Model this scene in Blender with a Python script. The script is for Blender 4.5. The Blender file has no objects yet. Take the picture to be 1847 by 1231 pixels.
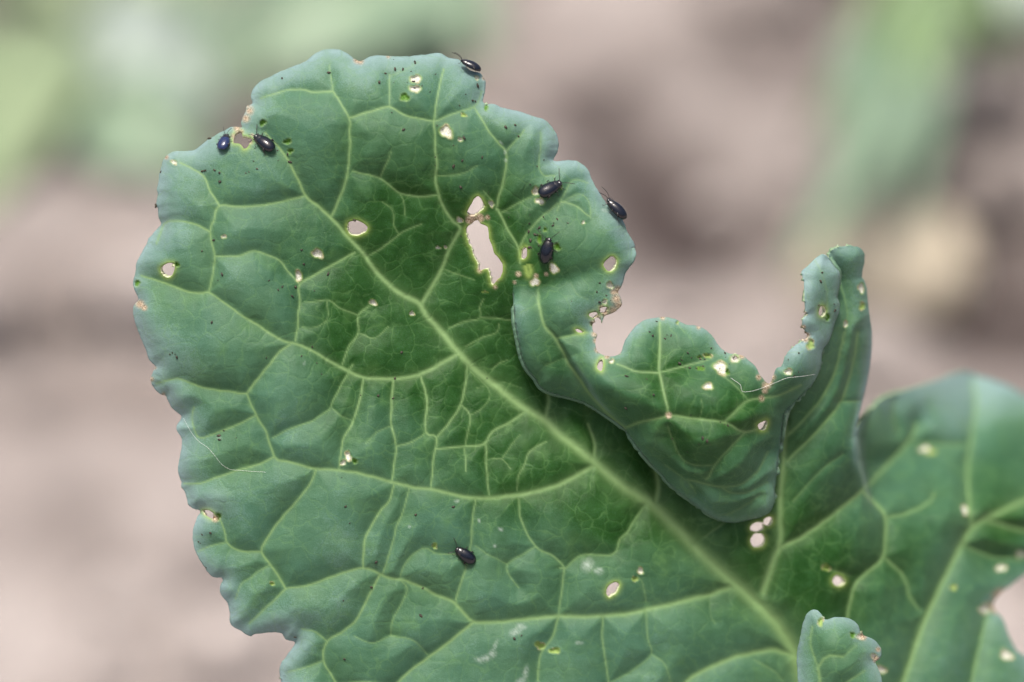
import bpy, math, random
import numpy as np
from mathutils import Vector, Matrix, noise as mnoise

# ------------------------------------------------------------------ camera, sky, sun, exposure
sc = bpy.context.scene
col = sc.collection
W, H = 1847.0, 1231.0
D0 = 0.31                                   # focus distance (m)
K = 0.36 * D0 / W                           # metres per photo pixel at the focus distance
PITCH = math.radians(33)
CAM = Vector((0.0, 0.0, 0.50))
FWD = Vector((0, math.cos(PITCH), -math.sin(PITCH)))
UP = Vector((0, math.sin(PITCH), math.cos(PITCH)))
RIGHT = Vector((1, 0, 0))

cd = bpy.data.cameras.new('camera')
cam = bpy.data.objects.new('camera', cd)
col.objects.link(cam)
cam.location = CAM
cam.rotation_euler = (math.pi / 2 - PITCH, 0, 0)
cd.lens = 100.0
cd.sensor_width = 36.0
cd.clip_start = 0.01
cd.clip_end = 500.0
cd.dof.use_dof = True
cd.dof.focus_distance = D0
cd.dof.aperture_fstop = 8.5
cd.dof.aperture_blades = 0
sc.camera = cam

SUN_EL, SUN_ROT = math.radians(81), math.radians(225)
w = bpy.data.worlds.new('World')
sc.world = w
w.use_nodes = True
nt = w.node_tree
nt.nodes.clear()
sky = nt.nodes.new('ShaderNodeTexSky')
sky.sky_type = 'NISHITA'
sky.sun_disc = False
sky.sun_elevation = SUN_EL
sky.sun_rotation = SUN_ROT
sky.dust_density = 8.0
sky.air_density = 1.0
sky.ozone_density = 1.0
bg = nt.nodes.new('ShaderNodeBackground')
bg.inputs['Strength'].default_value = 0.055
wo = nt.nodes.new('ShaderNodeOutputWorld')
nt.links.new(sky.outputs[0], bg.inputs[0])
nt.links.new(bg.outputs[0], wo.inputs[0])

sd = bpy.data.lights.new('sun', 'SUN')
sd.energy = 1.5
sd.angle = math.radians(15)
sd.color = (1.0, 0.95, 0.89)
sun = bpy.data.objects.new('sun', sd)
col.objects.link(sun)
# direction TO the sun (the sky node measures its rotation from +Y)
sdir = Vector((math.sin(SUN_ROT) * math.cos(SUN_EL), math.cos(SUN_ROT) * math.cos(SUN_EL), math.sin(SUN_EL)))
SUNDIR = sdir
sun.rotation_euler = sdir.to_track_quat('Z', 'Y').to_euler()
sun.location = (0, 0, 3)

sc.view_settings.view_transform = 'Standard'
sc.view_settings.look = 'None'
sc.view_settings.gamma = 1.0
sc.view_settings.exposure = 1.54
sc.render.engine = 'CYCLES'
sc.cycles.use_denoising = True
sc.cycles.max_bounces = 8
sc.cycles.sample_clamp_indirect = 6.0

rng = random.Random(7)
nrng = np.random.default_rng(11)

# ------------------------------------------------------------------ pixel <-> world
def P(px, py, z=0.0):
    """photo pixel + height z (in pixel units, towards the viewer of the leaf plane) -> world"""
    d = D0 - z * K
    s = K * d / D0
    return CAM + FWD * d + RIGHT * ((px - W / 2) * s) + UP * ((H / 2 - py) * s)

def P_np(px, py, z):
    d = D0 - z * K
    s = K * d / D0
    a = (px - W / 2) * s
    b = (H / 2 - py) * s
    f, u, c = np.array(FWD), np.array(UP), np.array(CAM)
    return c[None] + d[:, None] * f[None] + b[:, None] * u[None] + a[:, None] * np.array([1.0, 0, 0])[None]

def ray(px, py):
    return (FWD + RIGHT * ((px - W / 2) * 0.36 / W) + UP * ((H / 2 - py) * 0.36 / W))

def G(px, py, h=0.0):
    """where the ray through a pixel meets the plane z=h"""
    r = ray(px, py)
    t = (h - CAM.z) / r.z
    return CAM + r * t

# ------------------------------------------------------------------ generic helpers
def tag(o, label=None, cat=None, group=None, kind=None):
    if label: o['label'] = label
    if cat: o['category'] = cat
    if group: o['group'] = group
    if kind: o['kind'] = kind
    return o

def empty(name, loc=(0, 0, 0)):
    o = bpy.data.objects.new(name, None)
    o.empty_display_size = 0.01
    o.location = loc
    col.objects.link(o)
    return o

def mesh_obj(name, verts, faces, mat, parent=None, smooth=True):
    me = bpy.data.meshes.new(name)
    me.from_pydata([tuple(v) for v in verts], [], faces)
    if smooth:
        me.polygons.foreach_set('use_smooth', [True] * len(me.polygons))
    me.update()
    o = bpy.data.objects.new(name, me)
    if mat: me.materials.append(mat)
    col.objects.link(o)
    if parent is not None:
        o.parent = parent
        o.matrix_parent_inverse = Matrix.Translation(-Vector(parent.location)) if parent.parent is None else parent.matrix_parent_inverse
    return o

def tube(points, radii, seg=8, flat=None, cap=True):
    """round tube through 3-D points; returns verts, faces"""
    pts = [Vector(p) for p in points]
    V, F = [], []
    prev = None
    for i, p in enumerate(pts):
        t = (pts[min(i + 1, len(pts) - 1)] - pts[max(i - 1, 0)]).normalized()
        if prev is None:
            a = Vector((0, 0, 1)) if abs(t.z) < 0.9 else Vector((1, 0, 0))
            n = t.cross(a).normalized()
        else:
            n = (prev - t * prev.dot(t)).normalized()
        prev = n
        b = t.cross(n)
        r = radii[i] if hasattr(radii, '__len__') else radii
        for k in range(seg):
            f = 2 * math.pi * k / seg
            V.append(p + n * (math.cos(f) * r) + b * (math.sin(f) * r))
    for i in range(len(pts) - 1):
        for k in range(seg):
            k2 = (k + 1) % seg
            F.append((i * seg + k, i * seg + k2, (i + 1) * seg + k2, (i + 1) * seg + k))
    if cap:
        F.append(tuple(range(seg))[::-1])
        F.append(tuple((len(pts) - 1) * seg + k for k in range(seg)))
    return V, F

def catmull(pts, step=3.0, closed=False):
    p = np.array(pts, float)
    n = len(p)
    out = []
    rngi = range(n if closed else n - 1)
    for i in rngi:
        if closed:
            p0, p1, p2, p3 = p[i - 1], p[i], p[(i + 1) % n], p[(i + 2) % n]
        else:
            p1, p2 = p[i], p[i + 1]
            p0 = p[i - 1] if i > 0 else 2 * p1 - p2
            p3 = p[i + 2] if i + 2 < n else 2 * p2 - p1
        m = max(1, int(np.linalg.norm((p2 - p1)[:2]) / step))
        for k in range(m):
            t = k / m
            out.append(0.5 * (2 * p1 + (p2 - p0) * t + (2 * p0 - 5 * p1 + 4 * p2 - p3) * t * t + (3 * p1 - p0 - 3 * p2 + p3) * t ** 3))
    if not closed:
        out.append(p[-1])
    return np.array(out)

# ------------------------------------------------------------------ materials
def new_mat(name):
    m = bpy.data.materials.new(name)
    m.use_nodes = True
    n = m.node_tree
    return m, n, n.nodes['Principled BSDF'], n.nodes['Material Output']

def nd(n, typ, **kw):
    x = n.nodes.new(typ)
    for k, v in kw.items():
        setattr(x, k, v)
    return x

def mixc(n, fac, a, b, blend='MIX'):
    x = n.nodes.new('ShaderNodeMix')
    x.data_type = 'RGBA'
    x.blend_type = blend
    for sock, v in ((0, fac), (6, a), (7, b)):
        if isinstance(v, bpy.types.NodeSocket):
            n.links.new(v, x.inputs[sock])
        elif sock == 0:
            x.inputs[0].default_value = v
        else:
            x.inputs[sock].default_value = (*v, 1.0)
    return x.outputs[2]

def mth(n, op, a, b=None, clamp=False):
    x = n.nodes.new('ShaderNodeMath')
    x.operation = op
    x.use_clamp = clamp
    for i, v in enumerate((a, b)):
        if v is None: continue
        if isinstance(v, bpy.types.NodeSocket): n.links.new(v, x.inputs[i])
        else: x.inputs[i].default_value = v
    return x.outputs[0]

def ramp(n, src, lo, hi):
    x = n.nodes.new('ShaderNodeMapRange')
    x.inputs['From Min'].default_value = lo
    x.inputs['From Max'].default_value = hi
    n.links.new(src, x.inputs[0])
    return x.outputs[0]

def attr(n, name):
    x = n.nodes.new('ShaderNodeAttribute')
    x.attribute_name = name
    return x

def tex_noise(n, vec, scale, detail=4, rough=0.55):
    x = n.nodes.new('ShaderNodeTexNoise')
    x.inputs['Scale'].default_value = scale
    x.inputs['Detail'].default_value = detail
    x.inputs['Roughness'].default_value = rough
    n.links.new(vec, x.inputs['Vector'])
    return x.outputs['Fac']

def leaf_material(name, under=False):
    m, n, b, out = new_mat(name)
    lc = attr(n, 'lc').outputs['Vector']
    A = lambda k: attr(n, k).outputs['Fac']
    big = tex_noise(n, lc, 0.9, 3)
    mid = tex_noise(n, lc, 4.0, 4, 0.6)
    fine = tex_noise(n, lc, 38.0, 3, 0.7)
    speck = tex_noise(n, lc, 110.0, 2, 0.6)
    # waxy bloom over the green, plus some painted shade and lit edges
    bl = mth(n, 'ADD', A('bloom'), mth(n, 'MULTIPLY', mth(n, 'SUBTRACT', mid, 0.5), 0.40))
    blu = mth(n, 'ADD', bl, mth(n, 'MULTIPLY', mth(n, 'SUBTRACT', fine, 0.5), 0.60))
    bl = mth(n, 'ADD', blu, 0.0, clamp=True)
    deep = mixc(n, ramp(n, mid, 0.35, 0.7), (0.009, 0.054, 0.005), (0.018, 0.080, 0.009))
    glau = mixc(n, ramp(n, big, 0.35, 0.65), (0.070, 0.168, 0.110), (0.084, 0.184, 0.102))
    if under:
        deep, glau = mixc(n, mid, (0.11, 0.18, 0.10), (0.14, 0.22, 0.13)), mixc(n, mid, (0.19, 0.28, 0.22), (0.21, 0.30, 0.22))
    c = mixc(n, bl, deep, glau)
    c = mixc(n, mth(n, 'MULTIPLY', ramp(n, blu, 0.85, 1.6), 0.9), c, (0.225, 0.33, 0.335))
    # finest vein net
    vo = n.nodes.new('ShaderNodeTexVoronoi')
    vo.feature = 'DISTANCE_TO_EDGE'
    vo.inputs['Scale'].default_value = 2.6
    warp = n.nodes.new('ShaderNodeTexNoise')
    warp.inputs['Scale'].default_value = 2.2
    n.links.new(lc, warp.inputs['Vector'])
    vm = n.nodes.new('ShaderNodeVectorMath')
    vm.operation = 'MULTIPLY_ADD'
    n.links.new(warp.outputs['Color'], vm.inputs[0])
    vm.inputs[1].default_value = (0.40, 0.40, 0.40)
    n.links.new(lc, vm.inputs[2])
    n.links.new(vm.outputs[0], vo.inputs['Vector'])
    net = mth(n, 'MULTIPLY', ramp(n, vo.outputs['Distance'], 0.045, 0.0), mth(n, 'MULTIPLY', ramp(n, mid, 0.25, 0.60), 0.27))
    c = mixc(n, net, c, (0.135, 0.27, 0.085))
    yel = mth(n, 'MULTIPLY', ramp(n, tex_noise(n, lc, 2.3, 2), 0.56, 0.75), 0.22)
    c = mixc(n, yel, c, (0.105, 0.225, 0.062))
    c = mixc(n, mth(n, 'MULTIPLY', ramp(n, speck, 0.62, 0.78), 0.25), c, (0.30, 0.38, 0.30))
    c = mixc(n, A('vein'), c, (0.205, 0.335, 0.130))
    c = mixc(n, A('dust'), c, (0.50, 0.58, 0.52))
    c = mixc(n, A('ring'), c, (0.30, 0.42, 0.10))
    c = mixc(n, A('pit'), c, mixc(n, ramp(n, fine, .3, .62), (0.36, 0.38, 0.26), (0.74, 0.72, 0.66)))
    c = mixc(n, A('gpit'), c, mixc(n, ramp(n, fine, .35, .65), (0.035, 0.12, 0.006), (0.11, 0.27, 0.02)))
    brownc = mixc(n, ramp(n, fine, 0.35, 0.65), (0.13, 0.065, 0.03), (0.60, 0.50, 0.36))
    c = mixc(n, A('brown'), c, brownc)
    n.links.new(c, b.inputs['Base Color'])
    b.inputs['Roughness'].default_value = 0.50
    b.inputs['Specular IOR Level'].default_value = 0.24
    b.inputs['Sheen Weight'].default_value = 0.10
    b.inputs['Sheen Roughness'].default_value = 0.22
    b.inputs['Sheen Tint'].default_value = (0.80, 0.92, 1.0, 1.0)
    # fine relief
    bp = n.nodes.new('ShaderNodeBump')
    bp.inputs['Strength'].default_value = 0.35
    bp.inputs['Distance'].default_value = 0.0003
    hh = mth(n, 'ADD', mth(n, 'MULTIPLY', fine, 0.6), mth(n, 'MULTIPLY', mid, 1.2))
    hh = mth(n, 'SUBTRACT', hh, mth(n, 'MULTIPLY', ramp(n, vo.outputs['Distance'], 0.14, 0.0), mth(n, 'MULTIPLY', ramp(n, big, .3, .7), 0.42)))
    n.links.new(hh, bp.inputs['Height'])
    n.links.new(bp.outputs[0], b.inputs['Normal'])
    tr = n.nodes.new('ShaderNodeBsdfTranslucent')
    n.links.new(mixc(n, 0.6, c, (0.16, 0.36, 0.03)), tr.inputs['Color'])
    mx = n.nodes.new('ShaderNodeMixShader')
    mx.inputs[0].default_value = 0.14
    n.links.new(b.outputs[0], mx.inputs[1])
    n.links.new(tr.outputs[0], mx.inputs[2])
    n.links.new(mx.outputs[0], out.inputs['Surface'])
    return m

def rim_material():
    m, n, b, out = new_mat('leaf_cut_edge')
    lc = attr(n, 'lc').outputs['Vector']
    f = tex_noise(n, lc, 14.0, 3)
    c = mixc(n, ramp(n, f, 0.4, 0.65), (0.17, 0.29, 0.16), (0.34, 0.42, 0.26))
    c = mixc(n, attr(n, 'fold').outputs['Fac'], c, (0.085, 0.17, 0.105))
    c = mixc(n, attr(n, 'ring').outputs['Fac'], c, (0.62, 0.62, 0.40))
    brownc = mixc(n, ramp(n, f, 0.4, 0.6), (0.18, 0.09, 0.05), (0.58, 0.48, 0.34))
    c = mixc(n, attr(n, 'brown').outputs['Fac'], c, brownc)
    n.links.new(c, b.inputs['Base Color'])
    b.inputs['Roughness'].default_value = 0.6
    return m

def simple_mat(name, c1, c2, scale, rough=0.5, spec=0.5, bump=0.0, bdist=0.001, coat=0.0):
    m, n, b, out = new_mat(name)
    tc = n.nodes.new('ShaderNodeTexCoord')
    f = tex_noise(n, tc.outputs['Object'], scale, 4)
    n.links.new(mixc(n, ramp(n, f, 0.35, 0.65), c1, c2), b.inputs['Base Color'])
    b.inputs['Roughness'].default_value = rough
    b.inputs['Specular IOR Level'].default_value = spec
    b.inputs['Coat Weight'].default_value = coat
    if bump:
        bp = n.nodes.new('ShaderNodeBump')
        bp.inputs['Strength'].default_value = bump
        bp.inputs['Distance'].default_value = bdist
        n.links.new(f, bp.inputs['Height'])
        n.links.new(bp.outputs[0], b.inputs['Normal'])
    return m

M_LEAF = leaf_material('kale_leaf_upper')
M_UNDER = leaf_material('kale_leaf_under', True)
M_RIM = rim_material()
M_VEIN = simple_mat('pale_vein', (0.20, 0.325, 0.115), (0.26, 0.39, 0.17), 900, 0.5, 0.4, 0.15, 0.0002)
M_MIDRIB = simple_mat('pale_midrib', (0.30, 0.42, 0.18), (0.38, 0.50, 0.27), 700, 0.5, 0.4, 0.15, 0.0002)
M_STALK = simple_mat('stalk_green', (0.20, 0.30, 0.14), (0.27, 0.36, 0.20), 90, 0.5)

# ------------------------------------------------------------------ soil
def soil_material():
    m, n, b, out = new_mat('dry_soil')
    tc = n.nodes.new('ShaderNodeTexCoord')
    v = tc.outputs['Object']
    a = tex_noise(n, v, 9, 5, 0.6)
    f = tex_noise(n, v, 160, 5, 0.7)
    c = mixc(n, ramp(n, a, 0.35, 0.65), (0.235, 0.205, 0.190), (0.415, 0.376, 0.356))
    c = mixc(n, mth(n, 'MULTIPLY', ramp(n, f, 0.45, 0.75), 0.5), c, (0.18, 0.14, 0.12))
    shade_fac = attr(n, 'hollow_shade').outputs['Fac']
    c = mixc(n, shade_fac, c, (0.035, 0.024, 0.023))  # shade of the hollows, painted as a near-black brown
    n.links.new(c, b.inputs['Base Color'])
    b.inputs['Roughness'].default_value = 0.95
    b.inputs['Specular IOR Level'].default_value = 0.2
    bp = n.nodes.new('ShaderNodeBump')
    bp.inputs['Strength'].default_value = 0.8
    bp.inputs['Distance'].default_value = 0.004
    n.links.new(f, bp.inputs['Height'])
    n.links.new(bp.outputs[0], b.inputs['Normal'])
    return m
M_SOIL = soil_material()

# hollows with their shade painted into the soil colour: photo position on the ground, radii (m), angle, strength
HOLLOW_SHADE = [(1090, 205, .034, .020, 0.1, .85), (1165, 275, .034, .026, -.5, 1.0), (1235, 350, .038, .036, -.3, 1.0),
        (1690, 410, .05, .022, -.7, .95), (1800, 520, .05, .028, -.7, .95), (1640, 330, .02, .02, 0, .3),
        (60, 640, .05, .016, 0, .2), (250, 340, .055, .016, 0, .06), (330, 700, .05, .014, 0, .35), (150, 930, .03, .012, 0, .35),
        (420, 280, .045, .018, 0, .75), (270, 320, .045, .014, 0, .5), (560, 180, .04, .02, 0, .4), (1800, 120, .05, .03, 0, .7), (20, 440, .03, .02, 0, .12),
        (1480, 640, .02, .012, 0, .3), (1290, 440, .02, .015, 0, .5), (940, 60, .03, .02, 0, .3), (170, 1060, .02, .01, 0, .22),
        (1420, 80, .04, .03, 0, .6), (1540, 20, .05, .04, 0, .6), (1730, 230, .03, .03, 0, .5)]

def build_ground():
    def axis(lo, hi, fine_lo, fine_hi, step):
        a = list(np.arange(fine_lo, fine_hi, step))
        x, s = fine_hi, step
        while x < hi:
            a.append(x); s *= 1.35; x += s
        a.append(hi)
        x, s = fine_lo - step, step
        while x > lo:
            a.insert(0, x); s *= 1.35; x -= s
        a.insert(0, lo)
        return np.array(a)
    xs = axis(-60, 60, -0.5, 0.5, 0.006)
    ys = axis(-60, 120, 0.2, 1.6, 0.006)
    X, Y = np.meshgrid(xs, ys)
    X, Y = X.ravel(), Y.ravel()
    near = np.exp(-((X / 3.0) ** 2 + ((Y - 0.8) / 3.0) ** 2))
    Z = np.zeros_like(X)
    for i in range(len(X)):
        if near[i] > 0.02:
            v = Vector((X[i] * 14, Y[i] * 14, 0.3))
            Z[i] = 0.018 * mnoise.noise(v) + 0.010 * mnoise.noise(v * 2.7) + 0.006 * abs(mnoise.noise(v * 6.3))
    Z *= near
    hollow_shade = np.zeros_like(X)
    for (px, py, ra, rb, an, s) in HOLLOW_SHADE:
        g = G(px, py)
        ca, sa = math.cos(an), math.sin(an)
        dx, dy = X - g.x, (Y - g.y)
        u = (dx * ca + dy * sa) / ra
        v = (-dx * sa + dy * ca) / (rb * 1.7)
        q = np.exp(-(u * u + v * v) ** 1.2)
        hollow_shade = np.maximum(hollow_shade, s * q)
        Z -= 0.012 * s * q
    nx, ny = len(xs), len(ys)
    idx = np.arange(nx * ny).reshape(ny, nx)
    q = np.stack([idx[:-1, :-1], idx[:-1, 1:], idx[1:, 1:], idx[1:, :-1]], -1).reshape(-1, 4)
    me = bpy.data.meshes.new('ground')
    me.from_pydata(np.stack([X, Y, Z], 1).tolist(), [], q.tolist())
    me.polygons.foreach_set('use_smooth', [True] * len(me.polygons))
    at = me.attributes.new('hollow_shade', 'FLOAT', 'POINT')
    at.data.foreach_set('value', hollow_shade.astype(np.float32))
    me.materials.append(M_SOIL)
    o = bpy.data.objects.new('ground', me)
    col.objects.link(o)
    o['kind'] = 'structure'
build_ground()

# ------------------------------------------------------------------ the leaf: traced outlines (photo pixels)
LEFT_TOP = [(508,1231),(504,1209),(508,1196),(519,1180),(532,1160),(516,1154),(508,1143),(492,1141),(470,1143),(457,1145),(452,1149),(441,1143),(433,1137),(419,1130),(414,1120),(414,1104),(410,1088),(398,1072),(397,1059),(402,1046),(400,1042),(387,1042),(376,1034),(360,1010),(351,991),(348,972),(349,954),(355,935),(361,924),(358,920),(349,918),(340,911),(337,900),(333,886),(327,880),(327,870),(323,859),(321,844),(325,820),(328,803),(327,790),(319,777),(319,768),(327,754),(325,748),(312,739),(304,725),(298,714),(289,712),(278,700),(272,690),(272,681),(278,668),(279,660),(270,650),(262,629),(257,618),(249,598),(241,571),(240,557),(244,547),(250,540),(242,522),(240,508),(244,491),(246,476),(254,459),(266,437),(269,430),(281,415),(290,405),(286,391),(284,376),(281,371),(284,354),(283,342),(286,325),(287,316),(290,306),(293,294),(299,282),(312,274),(327,273),(346,272),(357,267),(371,255),(390,243),(405,236),(415,230),(427,229),(437,231),(434,223),(436,216),(439,210),(443,201),(444,193),(451,189),(456,187),(453,177),(453,169),(459,157),(473,145),(488,138),(507,129),(529,120),(551,111),(563,101),(578,92),(592,89),(607,89),(619,93),(631,100),(640,107),(647,110),(655,109),(666,103),(680,100),(695,101),(712,102),(734,102),(753,100),(773,98),(788,96),(798,98),(808,104),(824,107),(834,112),(844,124),(853,129),(863,131),(870,137),(875,145),(876,157),(874,170),(871,179),(871,184),(876,188),(890,188),(907,195),(926,199),(946,204),(965,211),(982,216),(994,228),(1004,243),(1008,260),(1006,274),(1000,285),(998,290),(1009,291),(1026,289),(1041,291),(1053,299),(1060,305),(1067,322),(1075,338),(1085,353),(1094,367),(1108,382),(1121,393),(1126,403),(1133,420),(1142,435),(1146,446)]
SEAM = [(1146,446),(1100,457),(1050,472),(1000,491),(960,501),(927,505)]
HIDDEN = [(927,505),(940,530),(948,560),(960,605),(985,645),(1030,670),(1090,692),(1150,725),(1230,765),(1320,800),(1385,770),(1430,712),(1458,675),(1476,630),(1488,570),(1488,510),(1492,474)]
D_C = [(1496,456),(1508,447),(1532,444),(1548,446),(1558,455),(1560,470),(1556,489),(1555,500),(1560,508),(1564,523),(1567,555),(1570,582),(1573,602),(1572,635),(1566,680),(1556,725),(1547,762),(1543,788),(1548,768),(1575,735),(1597,717),(1648,700),(1692,686),(1721,675),(1743,671),(1765,678),(1787,684),(1824,698),(1847,713),(1895,750),(1930,820),(1935,900),(1905,970),(1860,1026),(1806,1070),(1792,1094),(1809,1117),(1819,1144),(1834,1173),(1850,1186),(1880,1230),(1875,1300),(1760,1330),(1600,1345),(1450,1350),(1250,1345),(1000,1345),(800,1335),(640,1315),(540,1275)]
B_RIGHT = [(1146,446),(1147,460),(1143,474),(1135,483),(1128,494),(1125,505),(1121,517),(1115,527),(1121,541),(1121,551),(1112,561),(1101,567),(1091,570),(1086,579),(1077,573),(1070,581),(1068,592),(1071,599),(1077,604),(1074,615),(1075,628),(1082,638),(1099,643),(1113,641),(1121,634),(1126,618),(1135,603),(1148,587),(1165,577),(1180,574),(1199,572),(1217,576),(1236,585),(1260,589),(1275,597),(1287,609),(1294,621),(1304,632),(1317,638),(1338,641),(1350,650),(1363,662),(1369,674),(1377,684),(1387,693),(1394,680),(1400,665),(1410,660),(1415,645),(1424,632),(1438,621),(1455,611),(1458,604),(1450,594),(1447,583),(1450,573),(1458,567),(1453,563),(1451,537),(1450,510),(1447,498),(1446,489),(1457,480),(1469,468),(1480,460),(1489,460),(1495,466)]
CONTOUR = [(927,505),(925,522),(925,536),(927,559),(929,584),(932,599),(936,620),(941,643),(948,660),(956,672),(967,684),(973,696),(983,704),(1000,711),(1028,718),(1060,729),(1090,748),(1125,773),(1145,801),(1175,837),(1193,855),(1210,876),(1250,908),(1281,930),(1316,943),(1351,938),(1385,927),(1397,905),(1398,880),(1403,837),(1408,793),(1411,762),(1416,743),(1438,722),(1460,700),(1474,679),(1481,657),(1484,632),(1494,618),(1501,600),(1506,582),(1514,562),(1514,546),(1510,536),(1513,519),(1515,494),(1506,482),(1495,466)]
E_OUT = [(1439,1231),(1437,1182),(1444,1144),(1451,1115),(1461,1102),(1474,1101),(1485,1113),(1491,1118),(1506,1114),(1530,1115),(1547,1127),(1554,1144),(1576,1154),(1588,1168),(1590,1182),(1584,1191),(1579,1195),(1586,1211),(1592,1235),(1600,1290),(1570,1350),(1500,1375),(1450,1340),(1438,1280)]

def crop(pts, x0, y0, s):
    return [(x0 + s * x, y0 + s * y) for x, y in pts]
HOLES_M = [
    crop([(520,265),(545,245),(600,240),(650,268),(668,290),(650,325),(600,350),(550,345),(522,312)], 500, 340, .2437),
    crop([(285,600),(300,575),(340,552),(385,565),(387,610),(365,650),(335,662),(300,640)], 220, 340, .2437),
    crop([(255,185),(275,140),(290,110),(330,58),(365,80),(385,140),(340,185),(300,207)], 780, 340, .2437),
    crop([(250,300),(285,265),(330,235),(360,265),(408,288),(420,370),(440,430),(460,485),(500,530),(520,580),(510,650),(480,675),(465,700),(440,712),(425,650),(415,605),(390,598),(340,608),(330,550),(300,490),(290,440),(265,400)], 780, 340, .2437),
    crop([(822,812),(828,755),(850,728),(886,728),(893,762),(930,768),(968,790),(945,815),(930,842),(902,857),(885,835),(862,818)], 220, 60, .2437),
    crop([(168,76),(210,80),(245,100),(257,125),(232,132),(195,115),(175,95)], 320, 900, .269),
    crop([(1520,215),(1545,195),(1590,195),(1592,232),(1560,245),(1525,240)], 860, 880, .3248),
    crop([(1592,190),(1605,168),(1640,165),(1640,200),(1610,212)], 860, 880, .3248),
    crop([(1522,280),(1545,255),(1585,258),(1602,290),(1585,325),(1545,332),(1525,312)], 860, 880, .3248),
    [(1502,1046),(1509,1038),(1519,1041),(1525,1050),(1517,1057),(1506,1056)],
    [(1093,1068),(1100,1055),(1113,1050),(1117,1058),(1109,1072),(1098,1077)],
    [(942,450),(947,446),(951,452),(949,464),(943,468),(940,460)],
]
HOLES_B = [
    crop([(685,360),(695,330),(735,300),(765,318),(762,370),(735,397),(705,390)], 900, 380, .2762),
    crop([(640,1030),(650,985),(675,962),(682,1010),(665,1050)], 900, 380, .2762),
    crop([(588,680),(610,665),(640,668),(640,690),(612,705)], 900, 380, .2762),
    crop([(175,345),(195,348),(205,405),(192,432),(180,395)], 900, 380, .2762),
    crop([(540,760),(560,690),(590,688),(615,740),(597,787),(560,792)], 1380, 430, .1787),
    crop([(765,852),(800,825),(838,818),(828,872),(795,892)], 1180, 560, .2437),
    crop([(495,778),(520,775),(552,795),(520,798)], 900, 380, .2762),
    crop([(655,645),(690,630),(712,640),(700,670),(670,672)], 900, 380, .2762),
    crop([(578,352),(600,340),(615,352),(605,368),(585,368)], 1180, 560, .2437),
]
# pits eaten into the surface: x, y, rx, ry, type (w = bleached skin, g = fresh green)
PITS_M = [(750,143,10,8,'w'),(749,161,10,7,'w'),(730,176,8,9,'g'),(805,238,11,13,'w'),(573,458,9,10,'w'),(539,498,7,9,'w'),(673,546,6,6,'w'),(628,824,6,9,'w'),(619,835,5,5,'w'),(640,832,6,5,'g'),
    (966,345,7,7,'w'),(974,363,9,6,'w'),(1010,338,6,5,'g'),(829,397,6,5,'w'),(886,368,5,6,'w'),(519,256,9,5,'g'),(524,273,5,6,'g'),(474,222,6,7,'g'),(877,195,4,6,'g'),(394,932,6,7,'g'),(248,511,5,7,'g'),(320,478,5,5,'g'),
    (1155,1030,6,6,'w'),(974,1165,9,7,'y'),(1001,1174,9,6,'y'),(314,293,6,4,'w'),(860,141,4,4,'w'),(743,566,4,5,'w'),(836,208,5,4,'y'),(830,252,4,4,'w'),(1145,1045,5,5,'y'),(1668,810,10,6,'w'),(1680,816,9,5,'y'),(1490,1024,7,7,'y'),(1805,1025,9,7,'w'),(1740,920,6,9,'w'),(1776,1098,12,9,'w'),(1815,1182,13,9,'w'),(1590,1208,8,8,'w'),(1720,1060,7,5,'y'),(1842,1000,9,7,'w'),
    (404,427,4,4,'w'),(1553,520,5,12,'w'),(1555,553,5,8,'y'),(1525,585,4,6,'w'),(1005,446,6,7,'g'),(983,415,3,5,'g'),(973,433,4,8,'g'),(1052,402,3,3,'w'),(1490,1051,0.1,0.1,'w'),(491,1053,4,4,'y'),(790,447,6,2,'w'),(804,446,4,2,'w'),(875,527,5,2,'y'),(784,985,5,5,'y')]
PITS_B = [(999,485,8,10,'w'),(965,509,10,7,'w'),(1100,515,6,7,'w'),(1091,545,5,5,'w'),(1277,697,8,8,'w'),(1300,664,14,12,'w'),(1325,648,10,6,'w'),(1422,671,7,7,'w'),(1462,622,8,9,'y'),(1103,652,5,4,'w'),(1222,582,3,3,'y'),(1069,586,5,5,'g'),(1452,1158,6,4,'w'),(1493,573,4,7,'g'),(1262,645,5,3,'g'),(1264,665,7,4,'g'),(1276,642,8,4,'y'),(1312,672,5,5,'g')]
# withered margins
BROWN_M = [(449,200,9),(443,213,8),(446,190,6),(428,232,8),(436,238,5),(420,246,6),(645,109,7),(650,111,6),(700,102,5),(873,141,5),(252,549,7),(260,556,5),(273,684,5),(279,664,4),(295,712,4),(327,882,3),(300,284,4),(372,926,4),(388,936,6),(455,244,4),(462,248,4),(440,263,4),(452,257,4),(1805,1075,14),(1795,1095,12),(866,393,6),(880,392,4),(850,395,7),(895,505,6),(865,488,5),(893,518,5),(935,495,6),(928,510,5)]
BROWN_B = [(1112,540,10),(1117,552,10),(1107,562,10),(1092,567,8),(1078,574,8),(1070,583,7),(1115,525,8),(1072,602,6),(1075,615,5),(1078,632,6),(1095,643,5),(1117,638,4),(1085,555,5),(1107,528,6),(1387,690,8),(1393,680,7),(1382,697,8),(1368,680,6),(1453,612,6),(1456,605,5),(1450,590,4),(1453,566,5),(1380,706,6),(1374,718,6),(1195,573,5),(1206,750,5),(1260,590,4),(1338,642,6),(967,498,5),(985,495,4)]
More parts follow.
